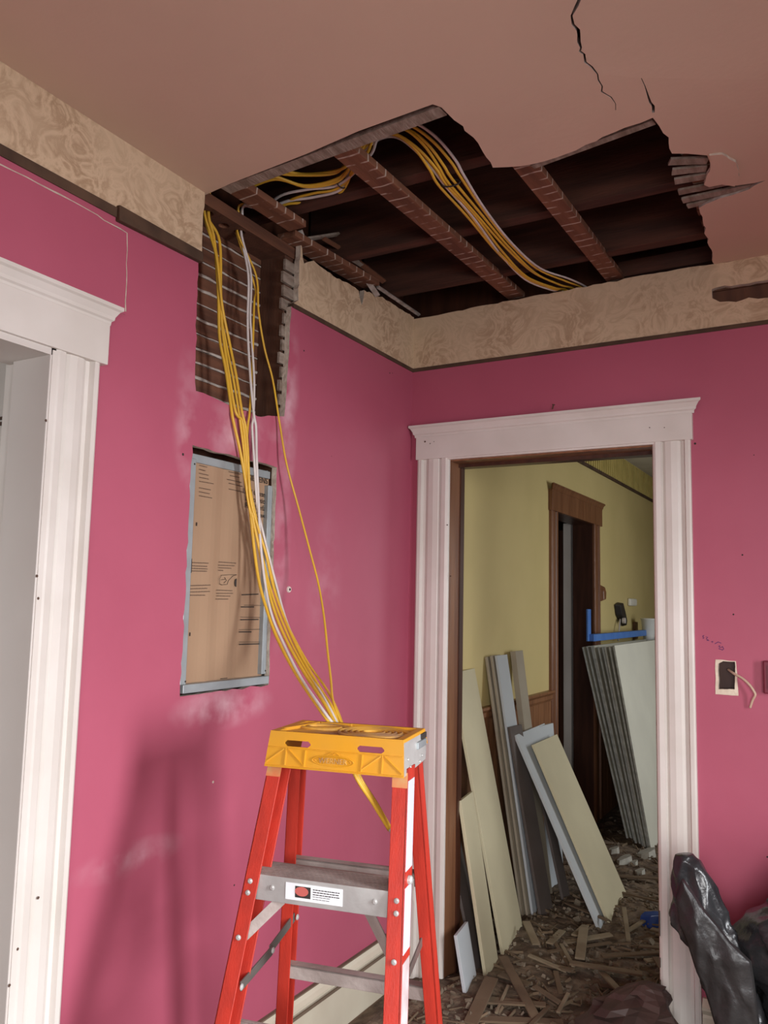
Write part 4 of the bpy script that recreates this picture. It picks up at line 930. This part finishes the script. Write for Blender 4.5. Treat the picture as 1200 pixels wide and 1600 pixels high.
# chunks
rnd.seed(21)
M_ch = mat('plaster_chunks', (0.25, 0.205, 0.15), .95, (0.13, 0.095, 0.065), 9, .4, 60)
s_ = MB()
for k in range(1500):
    x = rnd.uniform(.08, 1.3); y = rnd.choice([rnd.uniform(-.7, 3.4), rnd.uniform(-.3, 1.6)])
    r = rnd.uniform(.003, .010)*(1.7 if rnd.random() < .08 else 1); z = hgt(x, y)+r*.3
    R_ = Matrix.Rotation(rnd.uniform(0, 6.28), 3, Vector((rnd.uniform(-1,1), rnd.uniform(-1,1), rnd.uniform(-1,1))).normalized())
    q = [R_ @ Vector((sx*r*rnd.uniform(.7, 1.5), sy*r*rnd.uniform(.5, 1.2), sz*r*rnd.uniform(.3, .6)))+Vector((x, y, z)) for sz in (-1, 1) for (sx, sy) in ((-1,-1), (1,-1), (1,1), (-1,1))]
    s_.hexa(q)
o = s_.build('plaster_chunks', M_ch); tag(o, 'small broken plaster chunks scattered over the rubble', 'rubble', kind='stuff')
s_ = MB()
for k in range(520):
    x = rnd.uniform(.2, 1.15); y = rnd.uniform(-.6, 2.3); L_ = rnd.uniform(.02, .11); an_ = rnd.uniform(0, math.pi); z = hgt(x, y)+.006
    dx, dy = math.cos(an_)*L_/2, math.sin(an_)*L_/2; dz = rnd.uniform(-.012, .012)
    if .95 < x < 1.15 and y > -.05: continue
    s_.bar((x-dx, y-dy, z-dz), (x+dx, y+dy, z+dz), rnd.uniform(.003, .012), .004, (-dy, dx, .3))
o = s_.build('wood_splinters', mat('splinter_wood', (0.22, 0.155, 0.095), .9, (0.12, 0.08, 0.05), 9)); tag(o, 'fine wood splinters scattered through the rubble', 'splinters', kind='stuff')
# large pale chunks at the foot of the sheets
for k, (px, py, r, w) in enumerate([(975,1345,.05,'flat'),(1010,1335,.06,'angular'),(1000,1365,.035,'thin'),(960,1330,.035,'rounded'),(990,1352,.028,'narrow')]):
    p = onz(.03, px, py); s_ = MB(); prof = [(r*rnd.uniform(.7, 1.2)*math.cos(t), r*rnd.uniform(.6, 1.1)*math.sin(t)) for t in [2*math.pi*i/7 for i in range(7)]]
    s_.prism(prof, lambda a_, b2: (p.x+a_, p.y+b2*1.6, p.z-.02), lambda a_, b2: (p.x+a_*.85, p.y+b2*1.4, p.z+.02+a_*.3))
    tag(s_.build('plaster_chunk', mat('pale_chunk', (.55, .53, .46), .95, (.4, .38, .33), 30)), '%s pale plaster chunk on the floor at the foot of the drywall stack' % w, 'plaster chunk', 'pale chunks by the drywall stack')
# lath sticks
M_st = [mat('lath_stick_a', (0.19, 0.135, 0.083), .85, (0.12, 0.08, 0.05), 8, .2, 50), mat('lath_stick_b', (0.14, 0.095, 0.058), .85, (0.13, 0.085, 0.05), 8, .2, 50), mat('lath_stick_c', (0.28, 0.225, 0.15), .85, (0.2, 0.15, 0.095), 8, .2, 50)]
def stick(pa, pb, w, M_, za=.045, zb=.045, t=.008):
    a = onz(za, *pa); c = onz(zb, *pb); org = (a+c)/2; s_ = MB(); s_.bar(a-org, c-org, w, t, (-(c-a).y, (c-a).x, 0)); o = s_.build('lath_stick', M_, bevel=.0015); o.location = org; return o
named = [((786,1495),(838,1592),.036,0,.09,.03,'long lath stick leaning from the foot of the wide cream board towards the viewer'),((912,1450),(906,1498),.040,2,.06,.05,'pale lath piece lying lengthwise in the middle of the rubble'),
 ((768,1528),(735,1600),.05,1,.07,.03,'broad brown lath beside the smallest grey offcut'),((822,1440),(838,1476),.034,2,.08,.05,'short pale lath below the tall grey strips'),((890,1504),(1004,1522),.034,0,.05,.05,'long lath lying across the rubble behind the brown bag'),
 ((940,1494),(1032,1488),.026,1,.04,.05,'dark lath pointing to the right casing'),((975,1418),(982,1470),.02,2,.06,.04,'thin pale splinter upright in the rubble near the blue scrap'),((794,1540),(775,1583),.010,2,.05,.03,'thinnest pale splinter near the broad brown lath'),
 ((745,1592),(880,1598),.04,1,.03,.03,'lath lying along the bottom edge of the picture'),((888,1552),(872,1582),.014,2,.04,.03,'small splinter in front of the brown bag')]
for pa, pb, w, mi, za, zb, lab in named: tag(stick(pa, pb, w, M_st[mi], za, zb), lab, 'lath', 'lath sticks in the rubble')
k = 0
while k < 34:
    x = rnd.uniform(.34, 1.0); y = rnd.uniform(-.25, 1.9); L_ = rnd.uniform(.08, .34); an_ = rnd.uniform(0, math.pi) if k % 3 else rnd.uniform(-.5, .5)
    dx, dy = math.cos(an_)*L_/2, math.sin(an_)*L_/2
    if x-abs(dx) < .31 or x+abs(dx) > .975: continue
    s_ = MB(); w = rnd.uniform(.014, .036); za = rnd.uniform(-.012, .012); s_.bar((-dx, -dy, za), (dx, dy, -za), w, .007, (-dy, dx, 0)); o = s_.build('lath_stick', M_st[k % 3], bevel=.001)
    o.location = (x, y, max(hgt(x, y), hgt(x-dx, y-dy), hgt(x+dx, y+dy))+.008+rnd.uniform(0, .012)); k += 1
    tag(o, 'broken brown lath strip half buried in the rubble beyond the doorway', 'lath', 'lath sticks in the rubble')
# blue scrap
p = onz(.06, 1018, 1432); s_ = MB(); prof = [(-.05, -.03), (.0, -.045), (.05, -.03), (.06, .02), (.02, .04), (-.045, .03)]
s_.prism(prof, lambda a_, b2: (p.x+a_, p.y+b2, .02), lambda a_, b2: (p.x+a_*.9, p.y+b2*.8, .075+a_*.2)); tag(s_.build('blue_scrap', mat('blue_plastic', (.02, .06, .28), .3), bevel=.006), 'crumpled blue plastic scrap in the rubble beside the right casing', 'plastic scrap')

# ---- bags
def loft(name, rows, Yc, depth, M_, crease=.02, seed=1, sub=72, nrow=9, smooth=True):
    """rows: (py, left px, right px, depth factor) give the outline at its real distance Yc; a round body pushed into sharp plastic folds"""
    rows3 = []
    for i in range(len(rows)-1):
        for k in range(nrow):
            t = k/nrow; rows3.append([rows[i][j]+(rows[i+1][j]-rows[i][j])*t for j in range(4)])
    rows3.append(list(rows[-1])); s_ = MB(); vv = []
    for ri, (py, l, r, dm) in enumerate(rows3):
        A = ony(Yc, l, py); Bp = ony(Yc, r, py); c = (A+Bp)/2; h = (Bp-A)/2
        for k in range(sub):
            t = 2*math.pi*k/sub; ct, st_ = math.cos(t), math.sin(t)
            p = c + h*ct + Vector((0, 1, 0))*(depth*dm*st_); nn = (h.normalized()*ct + Vector((0, 1, 0))*st_)
            q = Vector((p.x, p.y*1.3, p.z*.7)) + Vector((seed*5.3, 0, 0)); w_ = Vector((noise.noise(q*6), noise.noise(q*6+Vector((9, 0, 0))), noise.noise(q*6+Vector((0, 9, 0)))))*.06
            d = (1-2*abs(noise.noise((q+w_)*9)))*crease + (1-2*abs(noise.noise((q+w_)*19)))*crease*.5
            vv.append(tuple(p + nn*(d-crease*1.1)*min(1, .25+dm)))
    ff = []
    for i in range(len(rows3)-1):
        for k in range(sub): ff.append((i*sub+k, i*sub+(k+1) % sub, (i+1)*sub+(k+1) % sub, (i+1)*sub+k))
    ff.append(tuple(range(sub))); ff.append(tuple(reversed(range((len(rows3)-1)*sub, len(rows3)*sub))))
    s_.add(vv, ff); return s_.build(name, M_, smooth=smooth)
M_bag = mat('black_bag_plastic', (0.02, 0.02, 0.022), 0.26, (0.03, 0.03, 0.032), 8, .4, 30, spec=.5)
def floor_row(Y):  # picture row where z=0 at this distance near the bag
    lo, hi = 1400, 2600
    for _ in range(40):
        mid = (lo+hi)/2
        if ony(Y, 1100, mid).z > .003: lo = mid
        else: hi = mid
    return lo
Yb = -.36; fb = floor_row(Yb)
bag = loft('trash_bag', [(1335,1056,1084,.25),(1345,1053,1097,.35),(1370,1049,1110,.45),(1400,1045,1124,.55),(1428,1043,1137,.6),(1450,1056,1146,.7),(1480,1074,1158,.8),(1520,1094,1176,.9),(1560,1108,1190,1),(1600,1120,1196,1),(1680,1120,1215,1.1),(fb,1110,1225,1.1)], Yb, .085, M_bag, .022, 2)
tag(bag, 'black plastic trash bag standing tall with a folded peak before the right casing', 'trash bag')
Yb2 = -.30; fb2 = floor_row(Yb2)
bag2 = loft('trash_bag', [(1325,1300,1420,.3),(1340,1262,1480,.6),(1365,1240,1540,.8),(1400,1215,1580,.9),(1428,1165,1600,1),(1460,1142,1600,1),(1500,1150,1600,1),(1540,1180,1600,1),(1600,1200,1600,1.0),(fb2,1200,1600,1.0)], Yb2, .20, M_bag, .035, 5)  # unseen right part raised and widened to block light from the wall
tag(bag2, 'crumpled black trash bag at the right edge, unseen part raised to shade the wall', 'trash bag')
# folded front panel on the tall bag
s_ = MB(); q = [ony(-.47, *p) for p in [(1066,1372),(1100,1420),(1140,1470),(1172,1500),(1180,1560),(1188,1640),(1130,1640),(1100,1540),(1060,1440),(1056,1400)]]
cen = sum(q, Vector())/len(q)+Vector((0, -.03, 0)); vv = [tuple(cen)]+[tuple(x) for x in q]
vv += [tuple(Vector(x)+Vector((.004, .012, 0))) for x in vv]; n_ = len(q)+1
ff = [(0, 1+i, 1+(i+1) % len(q)) for i in range(len(q))] + [(n_, n_+1+(i+1) % len(q), n_+1+i) for i in range(len(q))] + [(1+i, n_+1+i, n_+1+(i+1) % len(q), 1+(i+1) % len(q)) for i in range(len(q))]
s_.add(vv, ff); fo = s_.build('bag_fold', mat('grey_bag_plastic', (0.026, 0.024, 0.024), .4, (.018, .017, .017), 8, .5, 22), bag)
bm = bmesh.new(); bm.from_mesh(fo.data); bmesh.ops.subdivide_edges(bm, edges=bm.edges[:], cuts=7, use_grid_fill=True); bmesh.ops.triangulate(bm, faces=bm.faces[:])
for v in bm.verts:
    q = v.co*11; v.co.y += -.016*(1-2*abs(noise.noise(Vector((q.x, q.z*.5, 3))))) - .006*(1-2*abs(noise.noise(Vector((q.x*2.3, q.z*1.3, 7)))))
bm.to_mesh(fo.data); bm.free()
for p_ in fo.data.polygons: p_.use_smooth = True
# brown bag / plastic at the bottom in front of the doorway
Yb3 = -.14; fb3 = floor_row(Yb3)
bb = loft('brown_bag', [(1534,1000,1012,.2),(1546,962,1040,.5),(1560,930,1056,.9),(1580,908,1062,1),(1600,888,1058,1.1),(fb3,880,1052,1.15)], Yb3, .11, mat('brown_plastic', (0.075, 0.045, 0.038), .55, (.05, .03, .026), 8, .3, 12), .05, 8, 16, 2, False)
tag(bb, 'reddish brown plastic bag slumped on the rubble at the doorway threshold', 'bag')
# wood end poking up at the right edge
a = ony(-.3, 1182, 1422); c = ony(-.3, 1215, 1398); s_ = MB(); s_.bar(a+Vector((-.05, 0, -.25)), c+Vector((.02, 0, .0)), .05, .02, (1, 0, 0)); tag(s_.build('wood_offcut', M_oak, bevel=.003), 'orange brown wood end above the low black bag at the right edge', 'wood')
